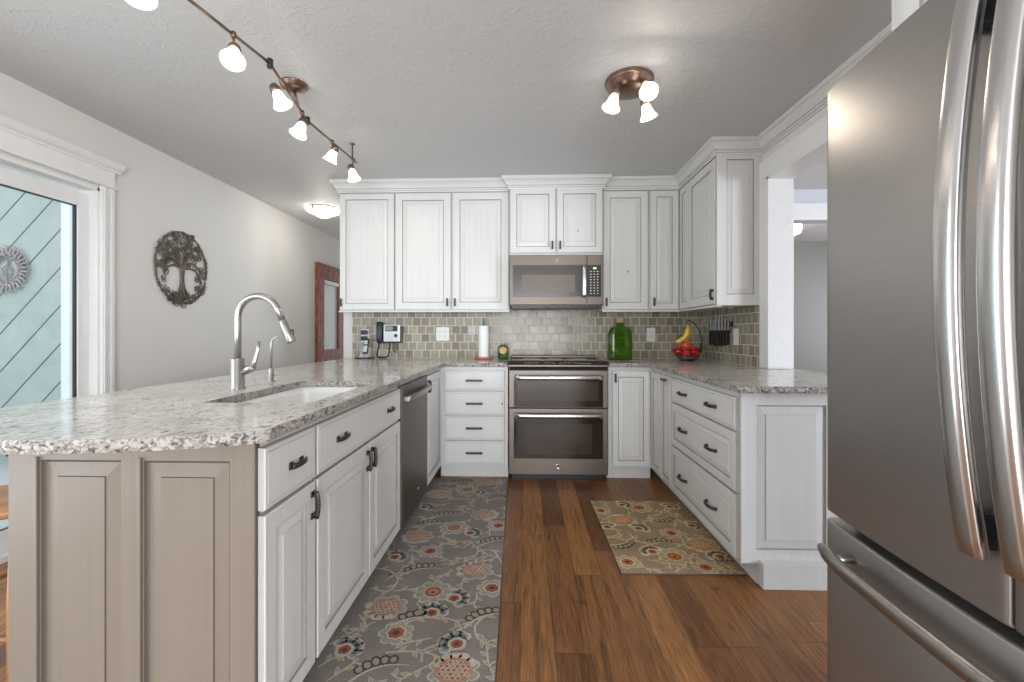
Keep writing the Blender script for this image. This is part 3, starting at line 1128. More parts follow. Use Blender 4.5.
# faucet
fx, fy = -1.203, 1.80
fa = thing('kitchen_faucet', 'tall brushed steel pull-down faucet with an arched spout behind the sink', 'faucet', (fx, fy, CTOP))
MB().lathe([(0.030, 0), (0.030, 0.004), (0.0265, 0.008), (0.0265, 0.125), (0.024, 0.128), (0.0135, 0.129)], (fx, fy, CTOP), 28).build('base', 'steel', fa)
pts = [(fx, fy, CTOP + 0.12), (fx, fy, CTOP + 0.24), (fx, fy, CTOP + 0.30)]
ar = 0.088
for i in range(1, 15):
    a = PI - (PI - 0.42) * i / 14
    pts.append((fx + ar + ar * math.cos(a), fy, CTOP + 0.30 + ar * math.sin(a) * 1.0))
e0 = pts[-1]
pts.append((e0[0] + 0.022, fy, e0[2] - 0.05))
MB().tube(pts, 0.0135, 16).build('spout', 'steel', fa)
e1 = pts[-1]
dx, dz = 0.026, -0.06
Lh = math.hypot(dx, dz)
ux, uz = dx / Lh, dz / Lh
hp = [(e1[0] + ux * t_, fy, e1[2] + uz * t_) for t_ in (0, 0.004, 0.06, 0.095, 0.10)]
sh = MB().tube(hp, [0.0145, 0.0165, 0.0165, 0.020, 0.017], 16).build('spray_head', 'steel', fa)
MB().box((hp[2][0] + 0.014, fy - 0.006, hp[2][2] - 0.018), (hp[2][0] + 0.022, fy + 0.006, hp[2][2] + 0.02), bev=0.003).build('spray_button', 'black', sh)
mb = MB()
mb.lathe([(0.017, 0), (0.017, 0.045), (0.014, 0.05)], (fx + 0.022, fy, CTOP + 0.075), 18, 0, (1, 0, 0.35))
mb.tube([(fx + 0.062, fy, CTOP + 0.090), (fx + 0.072, fy, CTOP + 0.115), (fx + 0.085, fy, CTOP + 0.16), (fx + 0.090, fy, CTOP + 0.20)], [0.013, 0.010, 0.008, 0.0065], 12, flat=(1, 0.7))
mb.build('lever', 'steel', fa)

wx, wy = -1.220, 2.07
wf = thing('water_tap', 'small slim drinking water tap with a thin curved spout beside the tall faucet', 'tap', (wx, wy, CTOP))
MB().lathe([(0.018, 0), (0.018, 0.004), (0.0125, 0.008), (0.0125, 0.06), (0.010, 0.066), (0.006, 0.068)], (wx, wy, CTOP), 20).build('base', 'steel', wf)
pts = [(wx, wy, CTOP + 0.06), (wx, wy, CTOP + 0.175)]
for i in range(1, 9):
    a = PI - 1.6 * i / 8
    pts.append((wx + 0.034 + 0.034 * math.cos(a), wy, CTOP + 0.175 + 0.038 * math.sin(a)))
MB().tube(pts, 0.0055, 10).build('spout', 'steel', wf)
MB().tube([(wx + 0.01, wy, CTOP + 0.035), (wx + 0.04, wy - 0.004, CTOP + 0.036)], [0.006, 0.0045], 10).build('lever', 'steel', wf)

# ---------------------------------------------------------------- backsplash
mb = MB().box((-1.612, YB - 0.010, CTOP + 0.0005), (XR - 0.0005, YB, 1.45))
struct(mb.build('trim_4', 'tile_back'), 'glossy grey-green glass tile backsplash on the back wall', 'backsplash')
mb = MB().box((XR - 0.010, 3.0, CTOP + 0.0005), (XR, YB - 0.0105, 1.45))
struct(mb.build('trim_5', 'tile_side'), 'glossy grey-green glass tile backsplash on the right wall', 'backsplash')

# ---------------------------------------------------------------- wall cabinets
UZ0, UZ1 = 1.336, 2.352
FU = 3.73
TU = ctrans(0, FU, 0)
u1 = thing('wall_cabinet', 'white wall cabinet with one door, leftmost above the phone', 'cabinet', (-1.35, 3.9, UZ0))
MB().box((-1.598, FU, UZ0), (-1.120, YB - 0.003, UZ1)).build('carcass', 'paint', u1)
MB().box((-1.60, FU - 0.022, UZ0 - 0.012), (-1.120, FU + 0.02, UZ0)).build('light_rail', 'paint', u1)
door(TU, -1.590, 1.344, -1.124, 2.335, u1, -1.572, 1.405, 'bar', 0.068, fw=0.05, bw=0.03)
u2 = thing('wall_cabinet', 'wide white wall cabinet with two doors left of the microwave', 'cabinet', (-0.63, 3.9, UZ0))
MB().box((-1.118, FU, UZ0), (-0.140, YB - 0.003, UZ1)).build('carcass', 'paint', u2)
MB().box((-1.118, FU - 0.022, UZ0 - 0.012), (-0.140, FU + 0.02, UZ0)).build('light_rail', 'paint', u2)
door(TU, -1.112, 1.344, -0.637, 2.335, u2, -0.665, 1.405, 'bar', 0.068, fw=0.06, bw=0.03)
door(TU, -0.622, 1.344, -0.148, 2.335, u2, -0.600, 1.405, 'bar', 0.068, fw=0.06, bw=0.03)
u3 = thing('wall_cabinet', 'short white two-door wall cabinet standing forward above the microwave', 'cabinet', (0.25, 3.9, 1.8))
MB().box((-0.137, 3.68, 1.792), (0.636, YB - 0.003, UZ1 + 0.012)).build('carcass', 'paint', u3)
TU3 = ctrans(0, 3.68, 0)
door(TU3, -0.130, 1.812, 0.243, 2.352, u3, 0.218, 1.872, 'bar', 0.068, fw=0.05, bw=0.032)
door(TU3, 0.257, 1.812, 0.630, 2.352, u3, 0.282, 1.872, 'bar', 0.068, fw=0.05, bw=0.032)
u4 = thing('wall_cabinet', 'white one-door wall cabinet directly right of the microwave', 'cabinet', (0.83, 3.9, UZ0))
MB().box((0.640, FU, UZ0), (1.028, YB - 0.003, UZ1)).build('carcass', 'paint', u4)
MB().box((0.640, FU - 0.022, UZ0 - 0.012), (1.028, FU + 0.02, UZ0)).build('light_rail', 'paint', u4)
door(TU, 0.648, 1.344, 1.018, 2.335, u4, 0.672, 1.405, 'bar', 0.068, fw=0.055, bw=0.03)
u5 = thing('wall_cabinet', 'narrow white wall cabinet with one slim door in the right corner', 'cabinet', (1.15, 3.9, UZ0))
MB().box((1.031, FU, UZ0), (1.296, YB - 0.003, UZ1)).build('carcass', 'paint', u5)
MB().box((1.031, FU - 0.022, UZ0 - 0.012), (1.285, FU + 0.02, UZ0)).build('light_rail', 'paint', u5)
door(TU, 1.040, 1.344, 1.272, 2.335, u5, 1.066, 1.405, 'bar', 0.068, fw=0.05, bw=0.02)
u6 = thing('wall_cabinet', 'tall white wall cabinet on the right wall with a panelled end beside the opening', 'cabinet', (1.44, 3.3, UZ0))
MB().box((1.298, 3.012, UZ0), (XR - 0.002, YB - 0.014, UZ1)).build('carcass', 'paint', u6)
MB().box((1.276, 3.014, UZ0 - 0.012), (1.32, 3.71, UZ0)).build('light_rail', 'paint', u6)
TU6 = ctrans(1.298, 0, 0, 'right_run')
door(TU6, -3.705, 1.344, -3.515, 2.335, u6, fw=0.05, bw=0.02, name='corner_leaf')
door(TU6, -3.505, 1.344, -3.022, 2.335, u6, -3.052, 1.41, 'plate', 0.075, fw=0.062, bw=0.03)
mb = MB(ctrans(0, 3.012, 0))
raised(mb, 1.280, UZ0 - 0.004, XR - 0.002, UZ1, t=0.018, panels=[(1.345, 1.405, 1.525, 2.312)], bw=0.026)
mb.build('end_panel', PW, u6)
mb = MB().lathe([(0.016, 0), (0.016, 0.012), (0.012, 0.015)], (1.44, 3.15, UZ0 - 0.016), 16)
mb.build('puck_light', 'silver_plastic', u6)


# crown moulding along everything
def sweep(path, prof, name, mats):
    n = len(path)
    mb = MB()
    vs, fs, ms = [], [], []
    for i in range(n):
        p = Vector(path[i])
        ds = []
        if i > 0:
            ds.append((p - Vector(path[i - 1])).normalized())
        if i < n - 1:
            ds.append((Vector(path[i + 1]) - p).normalized())
        ns = [Vector((d.y, -d.x)) for d in ds]
        if len(ns) == 2:
            m_ = (ns[0] + ns[1]).normalized()
            m_ = m_ / max(0.2, m_.dot(ns[0]))
        else:
            m_ = ns[0]
        for (o, z, g) in prof:
            vs.append((p.x + m_.x * o, p.y + m_.y * o, z))
    k = len(prof)
    for i in range(n - 1):
        for j in range(k):
            fs.append((i * k + j, (i + 1) * k + j, (i + 1) * k + (j + 1) % k, i * k + (j + 1) % k))
            ms.append(prof[j][2])
    fs.append(tuple(range(k)))
    ms.append(0)
    fs.append(tuple(range((n - 1) * k, n * k))[::-1])
    ms.append(0)
    mb.add(vs, fs, ms)
    return mb.build(name, mats)


cp = [(-0.004, 2.340, 0), (0.008, 2.340, 0), (0.010, 2.352, 1), (0.013, 2.354, 0), (0.013, 2.368, 2), (0.020, 2.372, 0), (0.030, 2.392, 0), (0.044, 2.408, 0),
      (0.050, 2.412, 2), (0.053, 2.415, 0), (0.053, 2.426, 0), (0.058, 2.430, 0), (0.058, 2.4395, 0), (-0.004, 2.4395, 0)]
path = [(-1.60, YB - 0.002), (-1.60, 3.712), (-0.142, 3.712), (-0.142, 3.662), (0.641, 3.662), (0.641, 3.712), (1.280, 3.712), (1.280, 2.994), (XR - 0.004, 2.994), (XR - 0.004, 1.16)]
crown = sweep(path, cp, 'crown_moulding', ['paint', 'glaze', 'glaze_and_shade'])
tag(crown, 'white glazed crown moulding along the cabinet tops and over the wall opening', 'moulding')


# ================================================================== range
rg = thing('double_oven_range', 'slate metal double oven range with a dark glass cooktop and two bar handles', 'range', (0.2475, 3.72, 0))
A0, A1 = -0.132, 0.627
mb = MB()
mb.box((A0 + 0.001, 3.425, 0.058), (A1 - 0.001, 4.03, 0.905))
mb.build('body', 'slate', rg)
MB().box((A0 + 0.02, 3.46, 0.0), (A1 - 0.02, 4.0, 0.058)).build('toe_base', 'black', rg)
mb = MB().box((A0 - 0.008, 3.41, 0.9155), (A1 + 0.008, 4.00, 0.921), bev=0.002)
ck = mb.build('cooktop', 'cooktop', rg)
mb = MB()
for (x, y, r) in ((0.03, 3.58, 0.115), (0.46, 3.58, 0.10), (0.05, 3.84, 0.075), (0.44, 3.84, 0.085), (0.25, 3.86, 0.06)):
    mb.tube([(x + r * math.cos(a * PI / 16), y + r * math.sin(a * PI / 16), 0.9212) for a in range(32)], 0.0012, 4, closed=True)
mb.build('burner_ring', 'grey_plastic', ck)
mb = MB().prism([(3.415, 0.932), (3.40, 0.930), (3.366, 0.902), (3.366, 0.888), (3.425, 0.888), (3.425, 0.921)], A0 - 0.006, A1 + 0.006, axis='x')
cpn = mb.build('control_panel', 'slate', rg, bevel=0.002)
mb = MB()
nx = Vector((0, -0.64, 0.77)).normalized()
mb.add([(A0, 3.3995, 0.9310), (A1, 3.3995, 0.9310), (A1, 3.3665, 0.9037), (A0, 3.3665, 0.9037)], [(0, 1, 2, 3)])
mb.build('touch_strip', 'oven_glass', cpn)
mb = MB()
rr = random.Random(3)
for k in range(34):
    x = A0 + 0.12 + 0.5 * k / 33 + rr.uniform(-0.002, 0.002)
    if k in (8, 9, 16, 17, 24):
        continue
    s = rr.uniform(0.3, 0.62)
    y_, z_ = 3.3995 - 0.033 * s, 0.9314 - 0.0273 * s
    mb.add([(x, y_, z_), (x + 0.006, y_, z_), (x + 0.006, y_ - 0.005, z_ - 0.0041), (x, y_ - 0.005, z_ - 0.0041)], [(0, 1, 2, 3)])
mb.build('touch_marks', 'silver_plastic', cpn)
MB().box((A0, 3.93, 0.921), (A1, 3.995, 0.948), bev=0.008).build('rear_vent_trim', 'slate', rg)
MB().box((A0 + 0.004, 3.405, 0.862), (A1 - 0.004, 3.425, 0.888)).build('vent_gap', 'gap', rg)


def oven_door(z0, z1, g0, g1, wx0, wx1, w0, w1, hz, nm):
    mb = MB().box((A0, 3.385, z0), (A1, 3.424, z1), bev=0.004)
    d = mb.build(nm, 'slate', rg)
    mb = MB().box((A0 + 0.038, 3.3822, g0), (A1 - 0.038, 3.3855, g1), bev=0.001)
    g = mb.build('door_glass', 'oven_glass', d)
    MB().box((wx0, 3.3812, w0), (wx1, 3.3825, w1)).build('window', 'oven_window', g)
    mb = MB()
    pts = [(A0 + 0.045 + (A1 - A0 - 0.09) * i / 16, 3.345 - 0.012 * math.sin(PI * i / 16), hz) for i in range(17)]
    mb.tube(pts, 0.016, 12, flat=(1.1, 0.55))
    for x in (A0 + 0.06, A1 - 0.06):
        mb.box((x - 0.012, 3.345, hz - 0.012), (x + 0.012, 3.386, hz + 0.012), bev=0.003)
    mb.build('handle', 'slate_handle', d)
    return d


oven_door(0.572, 0.860, 0.578, 0.788, -0.07, 0.555, 0.625, 0.775, 0.806, 'upper_oven_door')
ld = oven_door(0.058, 0.565, 0.182, 0.497, -0.012, 0.505, 0.215, 0.45, 0.516, 'lower_oven_door')


def badge(x, y, z, r, parent):
    mb = MB().lathe([(r, 0), (r, 0.002), (r * 0.82, 0.003), (r * 0.80, 0.0015), (0.0, 0.0015)], (x, y, z), 24, 0, (0, -1, 0))
    b = mb.build('badge', 'chrome', parent)
    fc = bpy.data.curves.new('monogram', 'FONT')
    fc.body = 'GE'
    fc.size = r * 1.15
    fc.align_x = 'CENTER'
    fc.align_y = 'CENTER'
    fc.shear = 0.4
    fc.extrude = 0.0004
    tmp = bpy.data.objects.new('monogram', fc)
    COL.objects.link(tmp)
    bpy.context.view_layer.update()
    me = bpy.data.meshes.new_from_object(tmp.evaluated_get(bpy.context.evaluated_depsgraph_get()))
    bpy.data.objects.remove(tmp)
    o = bpy.data.objects.new('monogram', me)
    COL.objects.link(o)
    me.materials.clear()
    me.materials.append(M['black'])
    o.data.transform(Matrix.Translation((x, y - 0.0022, z)) @ Matrix.Rotation(PI / 2, 4, 'X'))
    return b, o


b, o = badge(0.245, 3.385, 0.122, 0.019, ld)
o.parent = ld

# ================================================================== microwave
mw = thing('microwave', 'slate metal over-the-range microwave under the short wall cabinet', 'microwave', (0.2475, 3.85, 1.37))
MY = 3.64
mb = MB().box((-0.134, MY, 1.372), (0.629, YB - 0.003, 1.786), bev=0.003)
mb.build('case', 'slate', mw)
mb = MB().box((-0.133, MY - 0.028, 1.378), (0.496, MY - 0.001, 1.786), bev=0.004)
md = mb.build('door', 'slate', mw)
MB().box((-0.108, MY - 0.0305, 1.442), (0.455, MY - 0.027, 1.702), bev=0.001).build('door_glass', 'micro_glass', md)
MB().box((-0.033, MY - 0.0315, 1.482), (0.402, MY - 0.0300, 1.622)).build('window', 'micro_window', md)
mb = MB()
pts = [(0.472, MY - 0.06 - 0.010 * math.sin(PI * i / 10), 1.435 + 0.262 * i / 10) for i in range(11)]
mb.tube(pts, 0.015, 10, flat=(1.1, 0.6))
mb.box((0.462, MY - 0.06, 1.437), (0.482, MY - 0.027, 1.457), bev=0.002)
mb.box((0.462, MY - 0.06, 1.675), (0.482, MY - 0.027, 1.695), bev=0.002)
mb.build('handle', 'slate_handle', md)
mb = MB().box((0.499, MY - 0.027, 1.378), (0.628, MY - 0.001, 1.786), bev=0.004)
kp = mb.build('control_panel', 'slate', mw)
MB().box((0.502, MY - 0.0295, 1.442), (0.612, MY - 0.0265, 1.702), bev=0.001).build('keypad', 'micro_glass', kp)
MB().box((0.548, MY - 0.0302, 1.668), (0.574, MY - 0.0294, 1.681)).build('display', 'lcd', kp)
mb = MB()
for r_ in range(9):
    for c_ in range(3):
        x = 0.522 + c_ * 0.028
        z = 1.645 - r_ * 0.0225
        mb.box((x, MY - 0.0301, z), (x + 0.013, MY - 0.0294, z + 0.007))
mb.build('key_marks', 'grey_plastic', kp)
b, o = badge(0.25, MY - 0.028, 1.744, 0.010, md)
o.parent = md
mb = MB().box((-0.12, MY + 0.005, 1.356), (0.615, YB - 0.05, 1.372))
mb.box((-0.10, MY + 0.0, 1.352), (0.11, MY + 0.03, 1.357))
mb.box((0.35, MY + 0.0, 1.352), (0.56, MY + 0.03, 1.357))
mb.build('underside_filters', 'black', mw)

# ================================================================== refrigerator
fg = thing('refrigerator', 'slate metal french door refrigerator with a bottom freezer drawer, close on the right', 'refrigerator', (1.15, 0.68, 0))
FY0, FY1, FC = 0.225, 1.137, 0.681


def bow(y):
    return 0.758 - 0.030 * (1 - ((y - FC) / 0.456) ** 2)


def fridge_slab(y0, y1, z0, z1, name, mat, n=44):
    poly = []
    xs = 0.855
    yy = [y0 + (y1 - y0) * i / n for i in range(n + 1)]
    pts = [(bow(y), y) for y in yy]
    # rounded vertical corners
    pts[0] = (pts[0][0] + 0.006, y0)
    pts[-1] = (pts[-1][0] + 0.006, y1)
    pts.insert(1, (bow(y0) + 0.0018, y0 + 0.002))
    pts.insert(-1, (bow(y1) + 0.0018, y1 - 0.002))
    poly = pts + [(xs, y1), (xs, y0)]
    k = len(pts)
    mb = MB()
    rows = []
    e = 0.006
    for z, o in ((z0, e), (z0 + e * 0.3, e * 0.3), (z0 + e, 0), (z1 - e, 0), (z1 - e * 0.3, e * 0.3), (z1, e)):
        rows.append([(p[0] + (o if i < k else 0), p[1], z) for i, p in enumerate(poly)])
    vs = [v for r_ in rows for v in r_]
    m_ = len(poly)
    fs = []
    for r_ in range(5):
        for i in range(m_):
            fs.append((r_ * m_ + i, r_ * m_ + (i + 1) % m_, (r_ + 1) * m_ + (i + 1) % m_, (r_ + 1) * m_ + i))
    fs.append(tuple(range(m_))[::-1])
    fs.append(tuple(range(5 * m_, 6 * m_)))
    mb.add(vs, fs, 0, False)
    o = mb.build(name, mat, fg)
    for p in o.data.polygons:
        if abs(p.normal.z) < 0.5 and p.normal.x < -0.9:
            p.use_smooth = True
    return o


MB().box((0.862, FY0 + 0.006, 0.02), (1.56, FY1 - 0.006, 1.755), bev=0.004).build('body', 'slate', fg)
MB().box((0.90, FY0 + 0.03, 0.0), (1.54, FY1 - 0.03, 0.02)).build('base', 'black', fg)
MB().box((0.856, FY0 + 0.01, 0.05), (0.8615, FY1 - 0.01, 1.74)).build('door_gasket', 'black', fg)
d1 = fridge_slab(FC + 0.0052, FY1, 0.703, 1.758, 'door', 'slate_front')
d2 = fridge_slab(FY0, FC - 0.003 + 0.004, 0.703, 1.758, 'door', 'slate_front')
d3 = fridge_slab(FY0, FY1, 0.07, 0.683, 'freezer_drawer', 'slate_front')
MB().box((0.80, FY0 + 0.01, 0.6835), (0.861, FY1 - 0.012, 0.7025)).build('drawer_gap', 'gap', fg)
MB().box((0.79, FY1 - 0.05, 0.6836), (0.86, FY1 - 0.004, 0.7022), bev=0.003).build('hinge_cover', 'white_plastic', fg)
MB().box((0.733, FC + 0.0011, 0.71), (0.85, FC + 0.0051, 1.75)).build('centre_seam_shade', 'gap', fg)  # dark strip set forward to stand for the shade in the door seam
MB().box((0.80, FY1 - 0.10, 1.756), (0.95, FY1 - 0.02, 1.775), bev=0.004).build('hinge_cap', 'slate_handle_dark', fg)


def fridge_handle(yc, parent):
    # bowed flat bar, thicker towards the room
    n = 28
    z0, z1 = 0.80, 1.70
    prof = [(-0.021, 0.004), (-0.020, -0.004), (-0.014, -0.010), (0, -0.0125), (0.014, -0.010), (0.020, -0.004), (0.021, 0.004), (0.017, 0.013), (-0.017, 0.013)]
    vs, fs = [], []
    k = len(prof)
    for i in range(n + 1):
        s = -1 + 2 * i / n
        z = (z0 + z1) / 2 + s * (z1 - z0) / 2
        x = 0.664 + 0.040 * s * s
        for (a, b) in prof:
            vs.append((x + b, yc + a, z))
    for i in range(n):
        for j in range(k):
            fs.append((i * k + j, i * k + (j + 1) % k, (i + 1) * k + (j + 1) % k, (i + 1) * k + j))
    fs.append(tuple(range(k))[::-1])
    fs.append(tuple(range(n * k, (n + 1) * k)))
    mb = MB().add(vs, fs, 0, True)
    h = mb.build('handle', 'slate_handle', parent, bevel=0.002)
    for z in (z0 + 0.012, z1 - 0.072):
        MB().box((0.704, yc - 0.014, z), (bow(yc) + 0.004, yc + 0.014, z + 0.06), bev=0.003).build('handle_mount', 'black', h)
    return h


fridge_handle(FC + 0.036, d1)
fridge_handle(FC - 0.034, d2)
mb = MB()
pts = []
for i in range(25):
    s = -1 + 2 * i / 24
    pts.append((bow(FC + 0.41 * s) - 0.052 + (0.012 * max(0, abs(s) - 0.8) / 0.2), FC + 0.405 * s, 0.632))
mb.tube(pts, [0.010] + [0.0165] * 23 + [0.010], 14, flat=(1.05, 0.8))
for s in (-0.86, 0.86):
    y = FC + 0.405 * s
    mb.tube([(bow(y) - 0.045, y, 0.632), (bow(y) + 0.004, y, 0.632)], 0.010, 12)
mb.build('handle', 'slate_handle_dark', d3)

# cabinet over the refrigerator
oc = thing('wall_cabinet', 'white cabinet hung over the refrigerator, only its corner in view', 'cabinet', (1.25, 0.68, 1.80))
mb = MB().box((0.93, 0.20, 1.80), (XR - 0.002, 1.150, ZC - 0.002))
mb.build('carcass', 'paint', oc)
TO = ctrans(0.93, 0, 0, 'right_run')
door(TO, -1.10, 1.83, -0.685, 2.37, oc)
door(TO, -0.675, 1.83, -0.25, 2.37, oc)

# ================================================================== countertop things
Z0 = CTOP + 0.0003
# green bottle
def bottle():
    b = thing('glass_bottle', 'large flat green glass bottle with a cork, right of the range', 'bottle', (0.805, 3.80, Z0))
    prof = [(0.090, 0.030, 0.0), (0.099, 0.040, 0.006), (0.101, 0.042, 0.02), (0.101, 0.042, 0.19), (0.099, 0.041, 0.225), (0.090, 0.038, 0.255), (0.070, 0.033, 0.278),
            (0.045, 0.029, 0.290), (0.034, 0.027, 0.296), (0.032, 0.027, 0.305), (0.036, 0.030, 0.309), (0.036, 0.030, 0.318)]
    mb = MB()
    vs, fs = [], []
    n = 32
    for (hw, hd, z) in prof:
        e = 0.55 if z < 0.27 else 0.9
        for i in range(n):
            a = 2 * PI * i / n
            cs, sn = math.cos(a), math.sin(a)
            vs.append((0.805 + hw * abs(cs) ** e * (1 if cs >= 0 else -1), 3.80 + hd * abs(sn) ** e * (1 if sn >= 0 else -1), Z0 + z))
    for j in range(len(prof) - 1):
        for i in range(n):
            fs.append((j * n + i, j * n + (i + 1) % n, (j + 1) * n + (i + 1) % n, (j + 1) * n + i))
    fs.append(tuple(range(n))[::-1])
    fs.append(tuple(range((len(prof) - 1) * n, len(prof) * n)))
    mb.add(vs, fs, 0, True)
    mb.build('bottle_body', plain('olive_green_glass', (0.085, 0.215, 0.008), 0.05, var=0.1, trans=0.7, ior=1.4), b)
    M['cork'] = plain('cork', (0.36, 0.27, 0.17), 0.85, var=0.3, vscale=90)
    MB().lathe([(0.034, 0), (0.038, 0.004), (0.040, 0.05), (0.037, 0.054), (0, 0.054)], (0.805, 3.80, Z0 + 0.3183), 20).build('cork', 'cork', b)
    # embossed oval and ribs
    mb = MB()
    mb.tube([(0.805 + 0.055 * math.cos(a * PI / 12), 3.7585, Z0 + 0.12 + 0.075 * math.sin(a * PI / 12)) for a in range(24)], 0.0015, 5, closed=True)
    mb.build('embossed_oval', plain('olive_green_relief', (0.075, 0.19, 0.01), 0.1), b)


bottle()

# paper towel roll
pt = thing('paper_towel_holder', 'white paper towel roll standing on a round reddish wooden holder', 'paper towel holder', (-0.375, 3.88, Z0))
M['redwood'] = plain('reddish_wood', (0.42, 0.16, 0.09), 0.4, var=0.2, vscale=30)
MB().lathe([(0.080, 0), (0.084, 0.004), (0.084, 0.014), (0.078, 0.019), (0.0, 0.019)], (-0.375, 3.88, Z0), 32).build('base', 'redwood', pt)
M['paper'] = plain('white_paper', (0.86, 0.86, 0.85), 0.9, var=0.01)
MB().lathe([(0.018, 0), (0.045, 0), (0.0455, 0.003), (0.0455, 0.274), (0.045, 0.277), (0.018, 0.277)], (-0.375, 3.88, Z0 + 0.0193), 36, cap=False).build('paper_roll', 'paper', pt)
MB().lathe([(0.006, 0), (0.006, 0.315), (0.009, 0.318), (0.009, 0.33), (0.0, 0.334)], (-0.375, 3.88, Z0 + 0.019), 12).build('rod', 'steel', pt)

# green glazed salt pig
sg = thing('salt_pig', 'small green glazed pot with a wide tan mouth, between the paper towels and the range', 'pot', (-0.20, 3.86, Z0))
M['greenglaze'] = plain('dark_green_glaze', (0.045, 0.11, 0.03), 0.12, var=0.35, vscale=30)
mb = MB().lathe([(0.038, 0), (0.045, 0.004), (0.048, 0.03), (0.049, 0.06), (0.048, 0.085), (0.043, 0.108), (0.030, 0.124), (0.012, 0.131), (0.0, 0.132)], (-0.20, 3.86, Z0), 28)
bd = mb.build('pot_body', 'greenglaze', sg)
mb = MB().lathe([(0.036, 0.0), (0.042, 0.004), (0.043, 0.012), (0.039, 0.014), (0.036, 0.010)], (-0.20, 3.808, Z0 + 0.078), 28, 0, (0, -0.80, 0.45), cap=False)
mb.build('rim', 'greenglaze', bd)
MB().lathe([(0.038, 0.0), (0.036, 0.008), (0.018, 0.010), (0.0, 0.011)], (-0.20, 3.808, Z0 + 0.078), 24, 0, (0, -0.80, 0.45)).build('tan_filling', plain('tan_inside', (0.62, 0.42, 0.18), 0.7, var=0.25, vscale=60), bd)


# outlets ----------------------------------------------------------------
def plate(T, w_, h_, label, mat='white_plastic', kind='outlet', n=2, loc=(0, 0, 0), sw=False):
    p = thing('wall_outlet' if not sw else 'light_switch', label, 'outlet' if not sw else 'switch', loc)
    MB(T).box((-w_ / 2, -0.006, -h_ / 2), (w_ / 2, 0, h_ / 2), bev=0.002).build('cover_plate', mat, p)
    k = max(1, round(w_ / 0.06)) if w_ > 0.1 else 1
    for c_ in range(k):
        xc = (c_ - (k - 1) / 2) * 0.046
        if sw:
            MB(T).box((xc - 0.016, -0.010, -0.032), (xc + 0.016, -0.0055, 0.032), bev=0.002).build('rocker', mat, p)
            continue
        for s in (-1, 1):
            rc = MB(T).box((xc - 0.016, -0.0085, s * 0.021 - 0.014), (xc + 0.016, -0.0055, s * 0.021 + 0.014), bev=0.002).build('receptacle', mat, p)
            mb = MB(T)
            for q in (-0.006, 0.006):
                mb.box((xc + q - 0.0012, -0.0088, s * 0.021 - 0.003), (xc + q + 0.0012, -0.0083, s * 0.021 + 0.006))
            mb.build('slots', 'black', rc)
    return p


YT = YB - 0.0101
plate(ctrans(-0.768, YT, 1.137), 0.122, 0.124, 'square white double outlet plate on the backsplash, left of the paper towels', loc=(-0.768, YT, 1.137))
plate(ctrans(-0.50, YT, 1.172), 0.066, 0.085, 'small pale grey outlet plate on the backsplash, close beside the paper towel roll', 'grey_plastic', loc=(-0.50, YT, 1.172))
plate(ctrans(1.135, YT, 1.13), 0.078, 0.125, 'single white outlet plate on the backsplash between green bottle and fruit basket', loc=(1.135, YT, 1.13))
ol = plate(ctrans(-1.492, YT, 1.12), 0.074, 0.12, 'white outlet plate with two black plugs, left end of the backsplash', loc=(-1.492, YT, 1.12))
for z, nm in ((1.152, 'upper'), (1.096, 'lower')):
    a_ = MB().box((-1.520, YT - 0.045, z - 0.022), (-1.464, YT - 0.0092, z + 0.020), bev=0.008).build('power_adapter', 'black')
    tag(a_, 'black power adapter plugged in at the left end of the backsplash, the %s one' % nm, 'plug', 'black plugs')
plate(ctrans(XR - 0.0101, 3.335, 1.118, 'right_run'), 0.078, 0.122, 'white switch plate on the right tile wall beside the knives', sw=True, loc=(XR - 0.0101, 3.335, 1.118))

# wall phone with handset
ph = thing('wall_phone', 'silver and black corded telephone with a display, mounted on the backsplash', 'telephone', (-1.24, YT, 1.10))
x0 = -1.322
MB().box((x0 - 0.0, YT - 0.05, 1.055), (x0 + 0.188, YT, 1.205), bev=0.012).build('phone_base', 'black', ph)
fp = MB().box((x0 + 0.020, YT - 0.062, 1.066), (x0 + 0.172, YT - 0.049, 1.222), bev=0.006).build('face_panel', 'silver_plastic', ph)
MB().box((x0 + 0.036, YT - 0.064, 1.160), (x0 + 0.150, YT - 0.061, 1.212), bev=0.002).build('display_frame', 'black', fp)
MB().box((x0 + 0.042, YT - 0.0652, 1.168), (x0 + 0.108, YT - 0.0638, 1.205)).build('display', plain('grey_green_lcd', (0.22, 0.28, 0.24), 0.25), fp)
MB().lathe([(0.016, 0), (0.016, 0.004), (0.012, 0.006), (0, 0.006)], (x0 + 0.135, YT - 0.062, 1.122), 20, 0, (0, -1, 0)).build('dial_button', 'black', fp)
mb = MB()
for r_ in range(4):
    for c_ in range(4):
        mb.box((x0 + 0.036 + c_ * 0.019, YT - 0.0645, 1.080 + r_ * 0.018), (x0 + 0.048 + c_ * 0.019, YT - 0.0618, 1.090 + r_ * 0.018), bev=0.001)
mb.build('keys', 'grey_plastic', fp)
mb = MB()
hs = [(x0 - 0.012, YT - 0.06, 1.062), (x0 - 0.014, YT - 0.078, 1.10), (x0 - 0.014, YT - 0.082, 1.15), (x0 - 0.014, YT - 0.078, 1.20), (x0 - 0.012, YT - 0.06, 1.238)]
mb.tube(hs, [0.026, 0.024, 0.021, 0.024, 0.027], 14, flat=(1.1, 0.8))
mb.box((x0 - 0.036, YT - 0.075, 1.050), (x0 + 0.014, YT - 0.030, 1.092), bev=0.012)
mb.box((x0 - 0.036, YT - 0.075, 1.205), (x0 + 0.014, YT - 0.030, 1.248), bev=0.012)
mb.build('handset', plain('dark_grey_plastic', (0.045, 0.05, 0.06), 0.4), ph)
